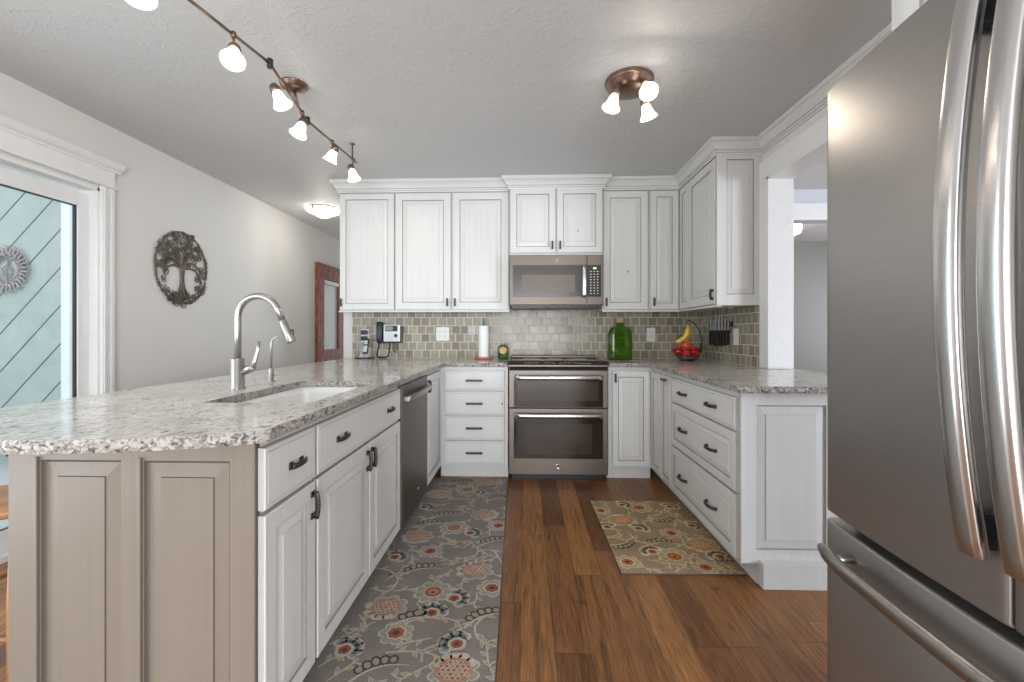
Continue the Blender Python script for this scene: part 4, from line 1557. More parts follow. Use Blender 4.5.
cord = [(x0 + 0.07, YT - 0.03, 1.056), (x0 + 0.068, YT - 0.04, 1.00), (x0 + 0.06, YT - 0.05, 0.94), (x0 + 0.04, YT - 0.055, 0.926), (x0 - 0.02, YT - 0.055, 0.924), (x0 - 0.042, YT - 0.05, 0.935), (x0 - 0.04, YT - 0.05, 0.97), (x0 - 0.02, YT - 0.05, 1.05)]


def smooth_pts(p, n=6):
    out = []
    P_ = [Vector(q) for q in p]
    for i in range(len(P_) - 1):
        a, b, c, d = P_[max(i - 1, 0)], P_[i], P_[i + 1], P_[min(i + 2, len(P_) - 1)]
        for k in range(n):
            t = k / n
            out.append(0.5 * ((2 * b) + (c - a) * t + (2 * a - 5 * b + 4 * c - d) * t * t + (3 * b - a - 3 * c + d) * t ** 3))
    out.append(P_[-1])
    return [q[:] for q in out]


MB().tube(smooth_pts(cord), 0.0075, 8).build('coiled_cord', 'black', ph)
wire = [(x0 + 0.10, YT - 0.02, 1.056), (x0 + 0.115, YT - 0.02, 1.02), (x0 + 0.10, YT - 0.03, 0.99), (x0 + 0.125, YT - 0.03, 0.965), (x0 + 0.11, YT - 0.025, 0.975), (x0 + 0.14, YT - 0.02, 1.0), (x0 + 0.13, YT - 0.012, 1.045)]
MB().tube(smooth_pts(wire), 0.0035, 6).build('line_cord', 'black', ph)

# cordless phone on charger
cc = thing('phone_charger', 'cordless phone charging cradle on the worktop below the black plugs', 'charger', (-1.44, 3.94, Z0))
MB().box((-1.53, 3.89, Z0), (-1.385, 3.985, Z0 + 0.012), bev=0.004).build('base_plate', 'black', cc)
MB().prism([(3.90, Z0 + 0.012), (3.985, Z0 + 0.012), (3.985, Z0 + 0.10), (3.965, Z0 + 0.10), (3.93, Z0 + 0.035)], -1.50, -1.415, axis='x').build('cradle', 'silver_plastic', cc, bevel=0.004)
hp_ = thing('cordless_handset', 'black and silver cordless handset standing in the charging cradle', 'handset', (-1.45, 3.95, Z0 + 0.04))
T_ = Matrix.Translation((-1.452, 3.925, Z0 + 0.042)) @ Matrix.Rotation(-0.32, 4, 'X')
fb = MB(T_).box((-0.024, -0.012, 0.0), (0.024, 0.012, 0.145), bev=0.008).build('handset_body', 'black', hp_)
MB(T_).box((-0.018, -0.0135, 0.015), (0.018, -0.0115, 0.075), bev=0.002).build('key_panel', 'silver_plastic', fb)
MB(T_).box((-0.016, -0.0135, 0.088), (0.016, -0.0115, 0.125), bev=0.002).build('display', 'silver_plastic', fb)

# fruit basket -------------------------------------------------------------
bx, by = 1.335, 3.70
fbk = thing('wire_fruit_basket', 'black wire fruit basket with an arched banana hook in the right corner', 'fruit basket', (bx, by, Z0))
mb = MB()


def ringp(r, z, n=32):
    return [(bx + r * math.cos(2 * PI * a / n), by + r * math.sin(2 * PI * a / n), z) for a in range(n)]


def bz(r):
    return Z0 + 0.016 + 0.075 * (max(0, r - 0.05) / 0.07) ** 1.6


mb.tube(ringp(0.055, Z0 + 0.0035), 0.0032, 6, closed=True)
for r in (0.05, 0.085, 0.105):
    mb.tube(ringp(r, bz(r)), 0.0016, 5, closed=True)
mb.tube(ringp(0.122, bz(0.122)), 0.0035, 6, closed=True)
for k in range(20):
    a = 2 * PI * k / 20
    mb.tube([(bx + r * math.cos(a), by + r * math.sin(a), (bz(r) if r > 0.06 else Z0 + 0.004 + 0.012 * (r < 0.056))) for r in (0.052, 0.065, 0.08, 0.095, 0.108, 0.122)], 0.0017, 5)
for k in range(4):
    a = 2 * PI * k / 4 + 0.4
    mb.tube([(bx + 0.055 * math.cos(a), by + 0.055 * math.sin(a), Z0 + 0.0035), (bx + 0.052 * math.cos(a), by + 0.052 * math.sin(a), Z0 + 0.018)], 0.0025, 5)
mb.build('wire_bowl', 'black', fbk)
hk = [(bx + 0.035, by + 0.055, Z0 + 0.003), (bx + 0.11, by + 0.07, Z0 + 0.015), (bx + 0.140, by + 0.06, Z0 + 0.09), (bx + 0.140, by + 0.05, Z0 + 0.17), (bx + 0.11, by + 0.03, Z0 + 0.26), (bx + 0.06, by + 0.01, Z0 + 0.315), (bx + 0.018, by, Z0 + 0.335), (bx + 0.004, by, Z0 + 0.325), (bx + 0.006, by, Z0 + 0.305)]
MB().tube(smooth_pts(hk), 0.0045, 8).build('banana_hook', 'black', fbk)


def apple(c, r, label, mat, rot=0.0):
    prof = [(0.0, -0.78), (0.22, -0.86), (0.45, -0.80), (0.78, -0.52), (0.97, -0.12), (1.0, 0.22), (0.90, 0.58), (0.66, 0.82), (0.36, 0.88), (0.15, 0.76), (0.0, 0.66)]
    a = thing('apple', label, 'apple', (c[0], c[1], c[2]), 'fruit in the wire basket')
    ax = Vector((math.sin(rot) * 0.4, math.cos(rot * 1.7) * 0.3, 1)).normalized()
    MB().lathe([(x * r, z * r) for x, z in prof], c, 20, 0, ax[:]).build('apple_flesh', mat, a)
    cc_ = Vector(c) + ax * r * 0.66
    MB().tube([cc_[:], (cc_ + ax * r * 0.3)[:], (cc_ + ax * r * 0.45 + Vector((0.003, 0, 0)))[:]], 0.0013, 5).build('stem', 'bronze', a)


M['apple_red'] = plain('apple_red', (0.66, 0.022, 0.02), 0.2, var=0.4, vscale=28)
M['apple_orange'] = plain('apple_orange_red', (0.72, 0.11, 0.03), 0.22, var=0.3, vscale=22)
zb = Z0 + 0.068
apple((bx - 0.070, by - 0.010, zb + 0.009), 0.041, 'red apple at the left rim of the wire basket', 'apple_red', 0.3)
apple((bx - 0.028, by - 0.066, zb + 0.006), 0.041, 'red apple at the front of the wire basket, left of the other front one', 'apple_red', 1.3)
apple((bx + 0.045, by - 0.056, zb + 0.007), 0.041, 'red apple at the front right of the wire basket', 'apple_red', 2.2)
apple((bx + 0.068, by + 0.020, zb + 0.008), 0.040, 'red apple at the right rim of the wire basket, next to the hook', 'apple_red', 3.4)
apple((bx - 0.020, by + 0.062, zb + 0.008), 0.041, 'red apple at the back of the wire basket', 'apple_red', 4.2)
apple((bx - 0.004, by - 0.006, zb + 0.052), 0.043, 'orange red apple on top of the others in the wire basket', 'apple_orange', 0.8)
M['banana'] = plain('banana_yellow', (0.80, 0.58, 0.12), 0.45, var=0.2, vscale=30)
M['banana_tip'] = plain('banana_tip', (0.30, 0.26, 0.06), 0.6, var=0.3)
bn = thing('banana_bunch', 'bunch of yellow bananas hanging from the hook of the fruit basket', 'bananas', (bx, by, Z0 + 0.30))
for k, (dy, dx_) in enumerate(((-0.030, -0.012), (0.0, 0.016), (0.028, 0.004))):
    pts, rs = [], []
    for i in range(11):
        t = i / 10
        a = 1.35 * t
        pts.append((bx + 0.006 + dx_ * t * 2.2 + 0.012 * math.sin(PI * t) - 0.105 * (1 - math.cos(a)) * 0.95, by + dy * min(1, t * 3), Z0 + 0.302 - 0.150 * math.sin(a) * 1.0))
        rs.append(0.005 + 0.016 * min(1, max(0, t - 0.06) * 5) * (1 if t < 0.85 else (1.12 - t) / 0.27))
    MB().tube(pts, rs, 8).build('banana', 'banana', bn)
MB().tube([(bx + 0.004, by, Z0 + 0.318), (bx + 0.004, by, Z0 + 0.298)], [0.008, 0.012], 8).build('bunch_stem', 'banana_tip', bn)

# knives -----------------------------------------------------------------
XW = XR - 0.0102
ks = MB().box((XW - 0.014, 3.385, 1.195), (XW, 3.80, 1.235), bev=0.003).build('knife_strip', 'bronze')
tag(ks, 'dark magnetic knife strip on the right tile wall', 'knife strip')
M['blade'] = plain('knife_steel', (0.70, 0.72, 0.74), 0.3, 0.55, 0.04)
kn = [(3.755, 0.115, 0.028, 'leftmost of the row, next to the fruit basket'), (3.705, 0.09, 0.022, 'second from the left, with a short blade'), (3.66, 0.14, 0.030, 'third from the left, with a long blade'),
      (3.60, 0.12, 0.034, 'middle of the row, with a broad blade'), (3.545, 0.13, 0.026, 'fifth from the left, with a slim long blade'), (3.49, 0.10, 0.026, 'second from the right'), (3.435, 0.075, 0.022, 'rightmost, next to the switch plate')]
for (y, L, wd, pos) in kn:
    t = thing('kitchen_knife', 'black-handled kitchen knife on the magnetic strip, ' + pos, 'knife', (XW - 0.02, y, 1.10), 'knives on the magnetic strip')
    xb = XW - 0.0145
    MB().prism([(y - wd / 2, 1.165), (y + wd / 2, 1.165), (y + wd / 2, 1.165 + L * 0.6), (y + wd * 0.2, 1.165 + L * 0.92), (y - wd / 2, 1.165 + L)], xb - 0.0022, xb - 0.0002, axis='x').build('blade', 'blade', t)
    MB().box((xb - 0.014, y - 0.012, 1.045 - 0.22 * (L - 0.11)), (xb + 0.002, y + 0.012, 1.168), bev=0.004).build('knife_handle', 'black', t)

# ================================================================== tree of life art on the left wall
M['artmetal'] = plain('patinated_brown_metal', (0.15, 0.125, 0.10), 0.38, 0.75, 0.45, 30)
mb = MB()
ay, az = 3.235, 1.632
AX = XL + 0.014


def ap(u, v, d=0.0):
    return (AX + d, ay + u, az + v)


ru, rv = 0.258, 0.280
rr = random.Random(11)


def curl(u, v, r, a0, turns=1.3, s=1, th=0.0042):
    pts = []
    n = 12
    for i in range(n + 1):
        t = i / n
        q = r * (1 - 0.82 * t)
        an = a0 + s * turns * 2 * PI * t
        pts.append(ap(u + q * math.cos(an), v + q * math.sin(an), rr.uniform(-0.001, 0.001)))
    mb.tube(pts, [th * (1 - 0.35 * i / n) for i in range(n + 1)], 5)


def leafy(u, v, a, L=0.022):
    c, s = math.cos(a), math.sin(a)
    w_ = L * 0.36
    vs = [ap(u, v), ap(u + c * L * 0.5 - s * w_, v + s * L * 0.5 + c * w_, 0.002), ap(u + c * L, v + s * L), ap(u + c * L * 0.5 + s * w_, v + s * L * 0.5 - c * w_, 0.002)]
    vb = [(p[0] - 0.003, p[1], p[2]) for p in vs]
    mb.add(vs + vb, [(0, 1, 2, 3), (7, 6, 5, 4), (0, 4, 5, 1), (1, 5, 6, 2), (2, 6, 7, 3), (3, 7, 4, 0)])


# wavy rim strands
for ph_, k_, am in ((0, 9, 0.012), (1.4, 7, 0.010), (2.6, 11, 0.009)):
    pts = []
    for i in range(72):
        a = 2 * PI * i / 72
        q = 0.95 + am * 3.2 * math.sin(k_ * a + ph_)
        pts.append(ap(ru * q * math.cos(a), rv * q * math.sin(a)))
    mb.tube(pts, 0.003, 5, closed=True)
# crown curls and leaves fill the upper part and the sides
for i in range(520):
    a = rr.uniform(0, 2 * PI)
    q = math.sqrt(rr.uniform(0.03, 0.95))
    u, v = ru * q * math.cos(a), rv * q * math.sin(a)
    if -0.18 < v < 0.015 and abs(u) < 0.145 - 0.35 * max(0, -v - 0.10):
        continue
    if v < -0.18 and abs(u) > 0.14 or rr.random() < 0.52:
        continue
    curl(u, v, rr.uniform(0.016, 0.034), rr.uniform(0, 6.28), rr.uniform(0.9, 1.5), rr.choice((-1, 1)), rr.uniform(0.002, 0.0032))
    leafy(u + rr.uniform(-0.01, 0.01), v + rr.uniform(-0.01, 0.01), rr.uniform(0, 6.28), rr.uniform(0.012, 0.022))
for i in range(64):
    a = 2 * PI * i / 64
    if -2.2 < a - 2 * PI < -0.9 or 4.2 < a < 5.3:
        continue
    leafy(ru * 0.93 * math.cos(a), rv * 0.93 * math.sin(a), a + rr.uniform(-1.2, 1.2), rr.uniform(0.014, 0.022))
for k in range(26):
    curl(rr.uniform(-0.13, 0.13), rr.uniform(-0.262, -0.205), rr.uniform(0.012, 0.02), rr.uniform(0, 6.28), 1.1, rr.choice((-1, 1)), 0.004)
# trunk, branches, roots
for k, du in enumerate((-0.016, -0.006, 0.005, 0.015)):
    pts = [ap(du * 2.4 + (k - 1.5) * 0.018, -0.215), ap(du * 1.6, -0.16), ap(du * 0.6 + 0.006 * math.sin(k * 2), -0.09), ap(du * 0.9, -0.02), ap(du * 2.2, 0.05), ap(du * 5.5, 0.12), ap(du * 9, 0.19)]
    mb.tube(smooth_pts(pts, 4), [0.009 * (1 - 0.55 * i / 24) for i in range(25)], 6)
for (u1, v1, u2, v2) in ((-0.09, 0.06, -0.20, 0.02), (0.09, 0.05, 0.20, -0.01), (-0.07, 0.12, -0.16, 0.16), (0.07, 0.13, 0.15, 0.17), (-0.11, 0.01, -0.17, -0.06), (0.12, 0.0, 0.19, -0.08)):
    mb.tube(smooth_pts([ap(0, 0.0), ap(u1, v1), ap(u2, v2)], 6), [0.007 * (1 - 0.5 * i / 12) for i in range(13)], 6)
for k in range(9):
    s = -1 + k / 4
    mb.tube(smooth_pts([ap(s * 0.015, -0.20), ap(s * 0.07, -0.215 - 0.01 * (k % 2)), ap(s * 0.14, -0.225 + 0.05 * abs(s))], 5), [0.006 * (1 - 0.4 * i / 10) for i in range(11)], 5)
art = mb.build('tree_wall_art', 'artmetal')
tag(art, 'round dark metal tree of life wall art on the pale left wall', 'wall art')

# rustic red door on the far part of the left wall
rd = thing('door_2', 'distressed red brown wooden door with a tall pale pane at the end of the left wall', 'door', (XL + 0.02, 5.72, 0))
rd['kind'] = 'structure'
mb = MB()
for (a, b, c, d) in ((5.34, 0.02, 5.50, 2.02), (5.93, 0.02, 6.12, 2.02), (5.50, 1.83, 5.93, 2.02), (5.50, 0.02, 5.93, 0.93)):
    mb.box((XL + 0.0005, a, b), (XL + 0.045, c, d), bev=0.003)
mb.build('door_frame', 'rustic', rd)
MB().box((XL + 0.001, 5.50, 0.93), (XL + 0.022, 5.93, 1.83)).build('pale_pane', 'pale_glass', rd)
MB().box((XL + 0.022, 5.52, 1.77), (XL + 0.05, 5.92, 1.82), bev=0.006).build('roller_valance', 'grey_plastic', rd)


# ================================================================== lamps
def point(name, loc, power, rad=0.03, col=(1.0, 0.86, 0.70)):
    d = bpy.data.lights.new(name, 'POINT')
    d.energy = power
    d.shadow_soft_size = rad
    d.color = col
    o = bpy.data.objects.new(name, d)
    COL.objects.link(o)
    o.location = loc
    return o


def bell(parent, top, dirv, L=0.070, r0=0.018, r1=0.044, power=4.0, cap=True):
    """metal cap + frosted bell shade hanging from 'top' along dirv, lamp at its mouth"""
    d = Vector(dirv).normalized()
    t = Vector(top)
    if cap:
        MB().lathe([(0.006, -0.012), (0.016, -0.008), (0.022, 0.004), (0.025, 0.026), (0.023, 0.028)], t[:], 20, 0, d[:]).build('lamp_cap', 'copper', parent)
    b0 = t + d * 0.026
    prof = [(r0, 0.0), (r0 + 0.004, 0.012), (r0 + 0.009, 0.03), (r0 + 0.013, 0.046), (r1 - 0.006, 0.060), (r1, L), (r1 - 0.003, L), (r1 - 0.010, 0.059), (r0 + 0.009, 0.046), (r0 + 0.005, 0.03), (r0, 0.012)]
    sh = MB().lathe(prof, b0[:], 28, 0, d[:], cap=False).build('glass_shade', 'lit_shade', parent)
    bc = b0 + d * 0.045
    MB().ball(bc[:], 0.021, 0, 14, 10).build('bulb', 'lit_bulb', parent)
    point('lamp_light', (b0 + d * (L * 0.80))[:], power, 0.02)
    return sh


TZ = 2.335
tr = thing('track_light', 'copper bronze ceiling track lamp with six small frosted bell shades', 'track light', (-1.18, 2.2, ZC - 0.001))
jp = [(-1.265, 1.18, TZ), (-1.128, 1.905, TZ), (-1.222, 2.425, TZ), (-1.182, 3.04, TZ)]
for i, (a, b) in enumerate(zip(jp, jp[1:])):
    MB().tube([a, b], 0.0062, 10).build('track_bar', 'copper', tr)
mb = MB()
for p in jp[1:3]:
    mb.lathe([(0.012, -0.020), (0.013, -0.018), (0.013, 0.018), (0.012, 0.020)], p, 14)
mb.build('bar_joint', 'bronze', tr)
MB().lathe([(0.068, 0), (0.068, -0.006), (0.062, -0.010), (0.060, -0.018), (0.045, -0.026), (0.015, -0.030), (0.0, -0.030)], (-1.205, 2.25, ZC - 0.001), 32).build('canopy', 'copper', tr)
MB().tube([(-1.205, 2.25, ZC - 0.03), (-1.196, 2.27, TZ)], 0.008, 10).build('ceiling_stem', 'copper', tr)
for p in ((-1.186, 2.97, TZ), (-1.245, 1.34, TZ)):
    MB().lathe([(0.005, TZ - ZC), (0.005, -0.010), (0.018, -0.004), (0.018, 0)], (p[0], p[1], ZC - 0.001), 14).build('ceiling_stem', 'copper', tr)


def seg_pt(y):
    for a, b in zip(jp, jp[1:]):
        if a[1] <= y <= b[1]:
            t = (y - a[1]) / (b[1] - a[1])
            return Vector(a).lerp(Vector(b), t)
    return Vector(jp[-1])


for (y, off, dirv) in ((1.37, (-0.020, 0.0, -0.030), (0.25, -0.1, -1)), (1.715, (0.002, 0.005, -0.046), (0.25, -0.50, -0.9)), (2.06, (-0.040, -0.01, -0.018), (0.42, 0.10, -0.9)),
                       (2.335, (0.010, 0.0, -0.038), (-0.20, -0.25, -0.9)), (2.70, (0.022, 0.0, -0.030), (-0.45, 0.1, -0.9)), (2.99, (-0.02, 0.0, -0.040), (0.26, 0.0, -0.95))):
    p = seg_pt(y)
    q = p + Vector(off)
    mb = MB()
    mb.lathe([(0.009, -0.012), (0.011, -0.008), (0.011, 0.008), (0.009, 0.012)], p[:], 12)
    mb.tube([p[:], (p.x, p.y, p.z - 0.022), q[:]], 0.0055, 8)
    hd_ = mb.build('lamp_arm', 'copper', tr)
    bell(tr, q[:], dirv, power=3.9)

cl = thing('ceiling_light', 'copper bronze round ceiling lamp with three frosted bell shades over the aisle', 'ceiling light', (0.528, 2.27, ZC - 0.001))
MB().lathe([(0.120, 0), (0.122, -0.006), (0.118, -0.012), (0.121, -0.016), (0.117, -0.022), (0.110, -0.026), (0.105, -0.045), (0.07, -0.058), (0.02, -0.062), (0.0, -0.062)], (0.528, 2.27, ZC - 0.001), 44).build('canopy', 'copper', cl)
for (q, dirv) in (((0.448, 2.20, 2.352), (-0.30, -0.05, -1)), ((0.580, 2.165, 2.366), (0.02, -0.62, -0.78)), ((0.610, 2.29, 2.352), (0.28, 0.1, -1))):
    mb = MB().tube([(0.54 + (q[0] - 0.54) * 0.8, 2.27 + (q[1] - 2.27) * 0.8, ZC - 0.05), q], [0.012, 0.010], 10)
    mb.build('lamp_arm', 'copper', cl)
    bell(cl, q, dirv, power=5.0, L=0.070, r1=0.045)

hd = thing('dome_light', 'flush white glass dome lamp on the hallway ceiling', 'ceiling light', (-2.1, 4.5, ZC - 0.001))
MB().lathe([(0.15, 0), (0.155, -0.012), (0.15, -0.02)], (-2.1, 4.5, ZC - 0.001), 36).build('metal_ring', 'steel', hd)
MB().lathe([(0.168, -0.018), (0.172, -0.024), (0.155, -0.042), (0.10, -0.062), (0.065, -0.085), (0.035, -0.098), (0.0, -0.102)], (-2.1, 4.5, ZC - 0.001), 36).build('glass_dome', 'lit_dome', hd)
for a in (0.3, 2.4, 4.5):
    mb = MB().box((-2.1 + 0.165 * math.cos(a) - 0.008, 4.5 + 0.165 * math.sin(a) - 0.008, ZC - 0.045), (-2.1 + 0.165 * math.cos(a) + 0.008, 4.5 + 0.165 * math.sin(a) + 0.008, ZC - 0.012), bev=0.003)
    mb.build('clip', 'bronze', hd)
point('hall_light', (-2.1, 4.5, ZC - 0.30), 2.2, 0.1, (1.0, 0.93, 0.84))

dl = thing('drum_light', 'white drum shaped ceiling lamp in the room seen through the wall opening', 'ceiling light', (2.99, 5.20, ZC - 0.001))
MB().lathe([(0.05, 0), (0.05, -0.02), (0.17, -0.022), (0.175, -0.024), (0.175, -0.135), (0.172, -0.137)], (2.99, 5.20, ZC - 0.001), 36).build('drum_shade', 'lit_dome', dl)
MB().lathe([(0.17, -0.137), (0.16, -0.15), (0.10, -0.175), (0.0, -0.185)], (2.99, 5.20, ZC - 0.001), 36).build('diffuser', 'lit_dome', dl)
MB().lathe([(0.177, -0.130), (0.179, -0.132), (0.179, -0.140), (0.170, -0.142)], (2.99, 5.20, ZC - 0.001), 36, cap=False).build('metal_band', 'steel', dl)
point('drum_lamp', (2.99, 5.20, ZC - 0.25), 8, 0.1, (1.0, 0.93, 0.84))

# ================================================================== rugs
RC = {'ground': (0.255, 0.225, 0.205), 'cream': (0.52, 0.47, 0.39), 'white': (0.52, 0.49, 0.44), 'rust': (0.34, 0.11, 0.07), 'orange': (0.44, 0.23, 0.15), 'brown': (0.10, 0.068, 0.052),
      'gold': (0.46, 0.33, 0.12), 'sage': (0.33, 0.315, 0.26), 'blue': (0.13, 0.15, 0.18)}


def rug_mats(prefix, over):
    out = []
    for k, c in {**RC, **over}.items():
        m, nt, b = new_mat(prefix + k)
        v = coords(nt, (1, 1, 1))
        n = noise(nt, coords(nt, (500, 140, 1)), 1.0, 2)
        n2 = noise(nt, v, 8, 3)
        c1_ = ramp(nt, n, [(0.35, tuple(x * 0.72 for x in c)), (0.65, tuple(min(1, x * 1.15) for x in c))])
        c2_ = ramp(nt, n2, [(0.3, (0.88, 0.88, 0.88)), (0.7, (1.08, 1.08, 1.08))])
        nt.links.new(mixc(nt, 1, c1_, c2_, 'MULTIPLY'), b.inputs['Base Color'])
        b.inputs['Roughness'].default_value = 0.95
        b.inputs['Specular IOR Level'].default_value = 0.1
        bump(nt, b, n, 0.5, 0.002)
        out.append(m)
    return out


RI = {k: i for i, k in enumerate(RC)}


class Rug:
    def __init__(self, quad, name, label, cat, mats, th=0.007, seed=1):
        self.mb = MB()
        self.q = [Vector(p) for p in quad]
        self.th = th
        self.rr = random.Random(seed)
        self.name, self.label, self.cat, self.mats = name, label, cat, mats
        n = len(quad)
        c = sum(self.q, Vector((0, 0))) / n
        inn = [c + (p - c) * 0.992 for p in self.q]
        vs = [(p.x, p.y, 0.0008) for p in self.q] + [(p.x, p.y, th * 0.6) for p in self.q] + [(p.x, p.y, th) for p in inn]
        fs, ms = [], []
        for i in range(n):
            j = (i + 1) % n
            fs += [(i, j, n + j, n + i), (n + i, n + j, 2 * n + j, 2 * n + i)]
            ms += [RI['brown'], RI['brown']]
        fs.append((8, 9, 10, 11))
        ms.append(0)
        fs.append((3, 2, 1, 0))
        ms.append(0)
        self.mb.add(vs, fs, ms)
        self.lay = 0

    def inside(self, p):
        n = 4
        s = [(self.q[(i + 1) % n] - self.q[i]).cross(p - self.q[i]) for i in range(n)]
        return all(v > 0 for v in s) or all(v < 0 for v in s)

    def clip(self, poly):
        """clip a polygon to the rug outline (inset)"""
        c = sum(self.q, Vector((0, 0))) / 4
        qq = [c + (p - c) * 0.985 for p in self.q]
        area_ = sum(qq[i].cross(qq[(i + 1) % 4]) for i in range(4))
        if area_ < 0:
            qq = qq[::-1]
        out = [Vector(p) for p in poly]
        for i in range(4):
            a, b = qq[i], qq[(i + 1) % 4]
            inp, out = out, []
            for k in range(len(inp)):
                p, r = inp[k - 1], inp[k]
                sp, sr = (b - a).cross(p - a), (b - a).cross(r - a)
                if sr >= 0:
                    if sp < 0:
                        out.append(p.lerp(r, sp / (sp - sr)))
                    out.append(r)
                elif sp >= 0:
                    out.append(p.lerp(r, sp / (sp - sr)))
            if not out:
                return []
        return out

    def poly(self, pts, col, z):
        c = self.clip(pts)
        if len(c) >= 3:
            self.mb.add([(p[0], p[1], self.th + z) for p in c], [tuple(range(len(c)))], RI[col])

    def fan(self, c, pts, col, z):
        for i in range(len(pts)):
            self.poly([c, pts[i], pts[(i + 1) % len(pts)]], col, z)

    def scallop(self, c, r, n, dep, a0=0.0, sx=1.0, m=6):
        out = []
        for i in range(n * m):
            a = a0 + 2 * PI * i / (n * m)
            q = r * (1 - dep + dep * abs(math.sin(n * (a - a0) / 2)) ** 0.7)
            out.append((c[0] + q * math.cos(a) * sx, c[1] + q * math.sin(a)))
        return out

    def band(self, pts, w0, col, z, w1=None):
        P_ = [Vector(p) for p in pts]
        n = len(P_)
        for i in range(n - 1):
            t = (P_[i + 1] - P_[i]).normalized()
            nn = Vector((-t.y, t.x))
            wa = w0 + ((w1 if w1 is not None else w0) - w0) * i / (n - 1)
            wb = w0 + ((w1 if w1 is not None else w0) - w0) * (i + 1) / (n - 1)
            e = t * 0.0006
            self.poly([P_[i] - nn * wa - e, P_[i + 1] - nn * wb + e, P_[i + 1] + nn * wb + e, P_[i] + nn * wa - e], col, z)

    def rosette(self, c, r, a0=0.0):
        self.fan(c, self.scallop(c, r, 9, 0.22, a0), 'cream', 0.0002)
        self.fan(c, self.scallop(c, r * 0.88, 9, 0.24, a0), 'sage', 0.0004)
        for k in range(9):
            a = a0 + 2 * PI * (k + 0.0) / 9
            self.band([(c[0] + r * 0.45 * math.cos(a), c[1] + r * 0.45 * math.sin(a)), (c[0] + r * 0.78 * math.cos(a), c[1] + r * 0.78 * math.sin(a))], r * 0.02, 'cream', 0.0006)
        self.fan(c, self.scallop(c, r * 0.52, 11, 0.14), 'cream', 0.0006)
        self.fan(c, self.scallop(c, r * 0.44, 11, 0.16), 'rust', 0.0008)
        self.fan(c, self.scallop(c, r * 0.26, 7, 0.2), 'orange', 0.0010)
        self.fan(c, self.scallop((c[0], c[1] - r * 0.05), r * 0.11, 5, 0.1), 'brown', 0.0012)

    def berry(self, c, r, a0=0.0):
        self.fan(c, self.scallop(c, r * 1.22, 8, 0.25, a0, 1.1), 'cream', 0.0001)
        self.fan(c, self.scallop(c, r * 1.12, 8, 0.27, a0, 1.1), 'sage', 0.0002)
        for k in range(5):
            a = a0 + PI + (k - 2) * 0.5
            b = (c[0] + r * 0.9 * math.cos(a), c[1] + r * 0.9 * math.sin(a))
            self.fan(b, self.scallop(b, r * 0.32, 3, 0.2, a), 'cream', 0.0003)
        self.fan(c, self.scallop(c, r * 0.84, 13, 0.10, a0, 1.1), 'orange', 0.0005)
        k = 0
        for i in range(-4, 5):
            for j in range(-4, 5):
                x, y = (i + 0.5 * (j % 2)) * r * 0.27, j * r * 0.25
                if (x / 1.1) ** 2 + y * y < (r * 0.68) ** 2:
                    k += 1
                    q = (c[0] + x, c[1] + y)
                    self.fan(q, self.scallop(q, r * 0.145, 3, 0.1, k, 1, 3), 'cream', 0.0007)
                    self.fan(q, self.scallop(q, r * 0.092, 3, 0.1, k, 1, 3), 'rust' if (k % 3) else 'orange', 0.0009)

    def small(self, c, r, a0=0.0):
        self.fan(c, self.scallop(c, r * 1.08, 7, 0.25, a0), 'cream', 0.0001)
        self.fan(c, self.scallop(c, r * 0.98, 7, 0.27, a0), 'sage', 0.0002)
        self.fan(c, self.scallop(c, r * 0.62, 7, 0.15, a0), 'cream', 0.0004)
        self.fan(c, self.scallop(c, r * 0.5, 7, 0.15, a0), 'rust', 0.0006)
        self.fan(c, self.scallop(c, r * 0.2, 5, 0.15, a0), 'brown', 0.0008)

    def bell(self, c, r, a0=0.0):
        for k in range(5):
            a = a0 + (k - 2) * 0.62
            b = (c[0] + r * 0.55 * math.cos(a), c[1] + r * 0.55 * math.sin(a))
            self.fan(b, self.scallop(b, r * 0.40, 3, 0.2, a), 'white', 0.0003)
            self.fan(b, self.scallop(b, r * 0.27, 3, 0.2, a), 'sage', 0.0005)
            self.fan(b, self.scallop(b, r * 0.13, 3, 0.2, a), 'blue', 0.0007)
        self.fan(c, self.scallop(c, r * 0.46, 5, 0.12, a0), 'cream', 0.0006)
        self.fan(c, self.scallop(c, r * 0.30, 5, 0.12, a0), 'rust', 0.0008)
        self.fan(c, self.scallop(c, r * 0.12, 5, 0.12, a0), 'brown', 0.0010)

    def feather(self, c, r, a0=0.0, s=1):
        spine = []
        for i in range(9):
            t = -1 + i / 4
            u, v = t * r, -s * 0.35 * r * t * t
            spine.append((c[0] + u * math.cos(a0) - v * math.sin(a0), c[1] + u * math.sin(a0) + v * math.cos(a0)))
        for i in range(1, 8, 1):
            p = spine[i]
            if i in (1, 7):
                continue
            a = a0 + s * (PI / 2 + (i - 4) * -0.16)
            l = r * (0.52 - 0.05 * abs(i - 4))
            b = (p[0] + math.cos(a) * l * 0.55, p[1] + math.sin(a) * l * 0.55)
            o1 = [(b[0] + l * 0.55 * math.cos(q) * math.cos(a) - r * 0.19 * math.sin(q) * math.sin(a), b[1] + l * 0.55 * math.cos(q) * math.sin(a) + r * 0.19 * math.sin(q) * math.cos(a)) for q in [2 * PI * k / 12 for k in range(12)]]
            o2 = [(b[0] + (x - b[0]) * 0.6, b[1] + (y - b[1]) * 0.6) for x, y in o1]
            self.fan(b, o1, 'brown', 0.0003 + 0.00002 * i)
            self.fan(b, o2, 'sage', 0.0006)
        self.band(spine, r * 0.06, 'cream', 0.0008, r * 0.02)

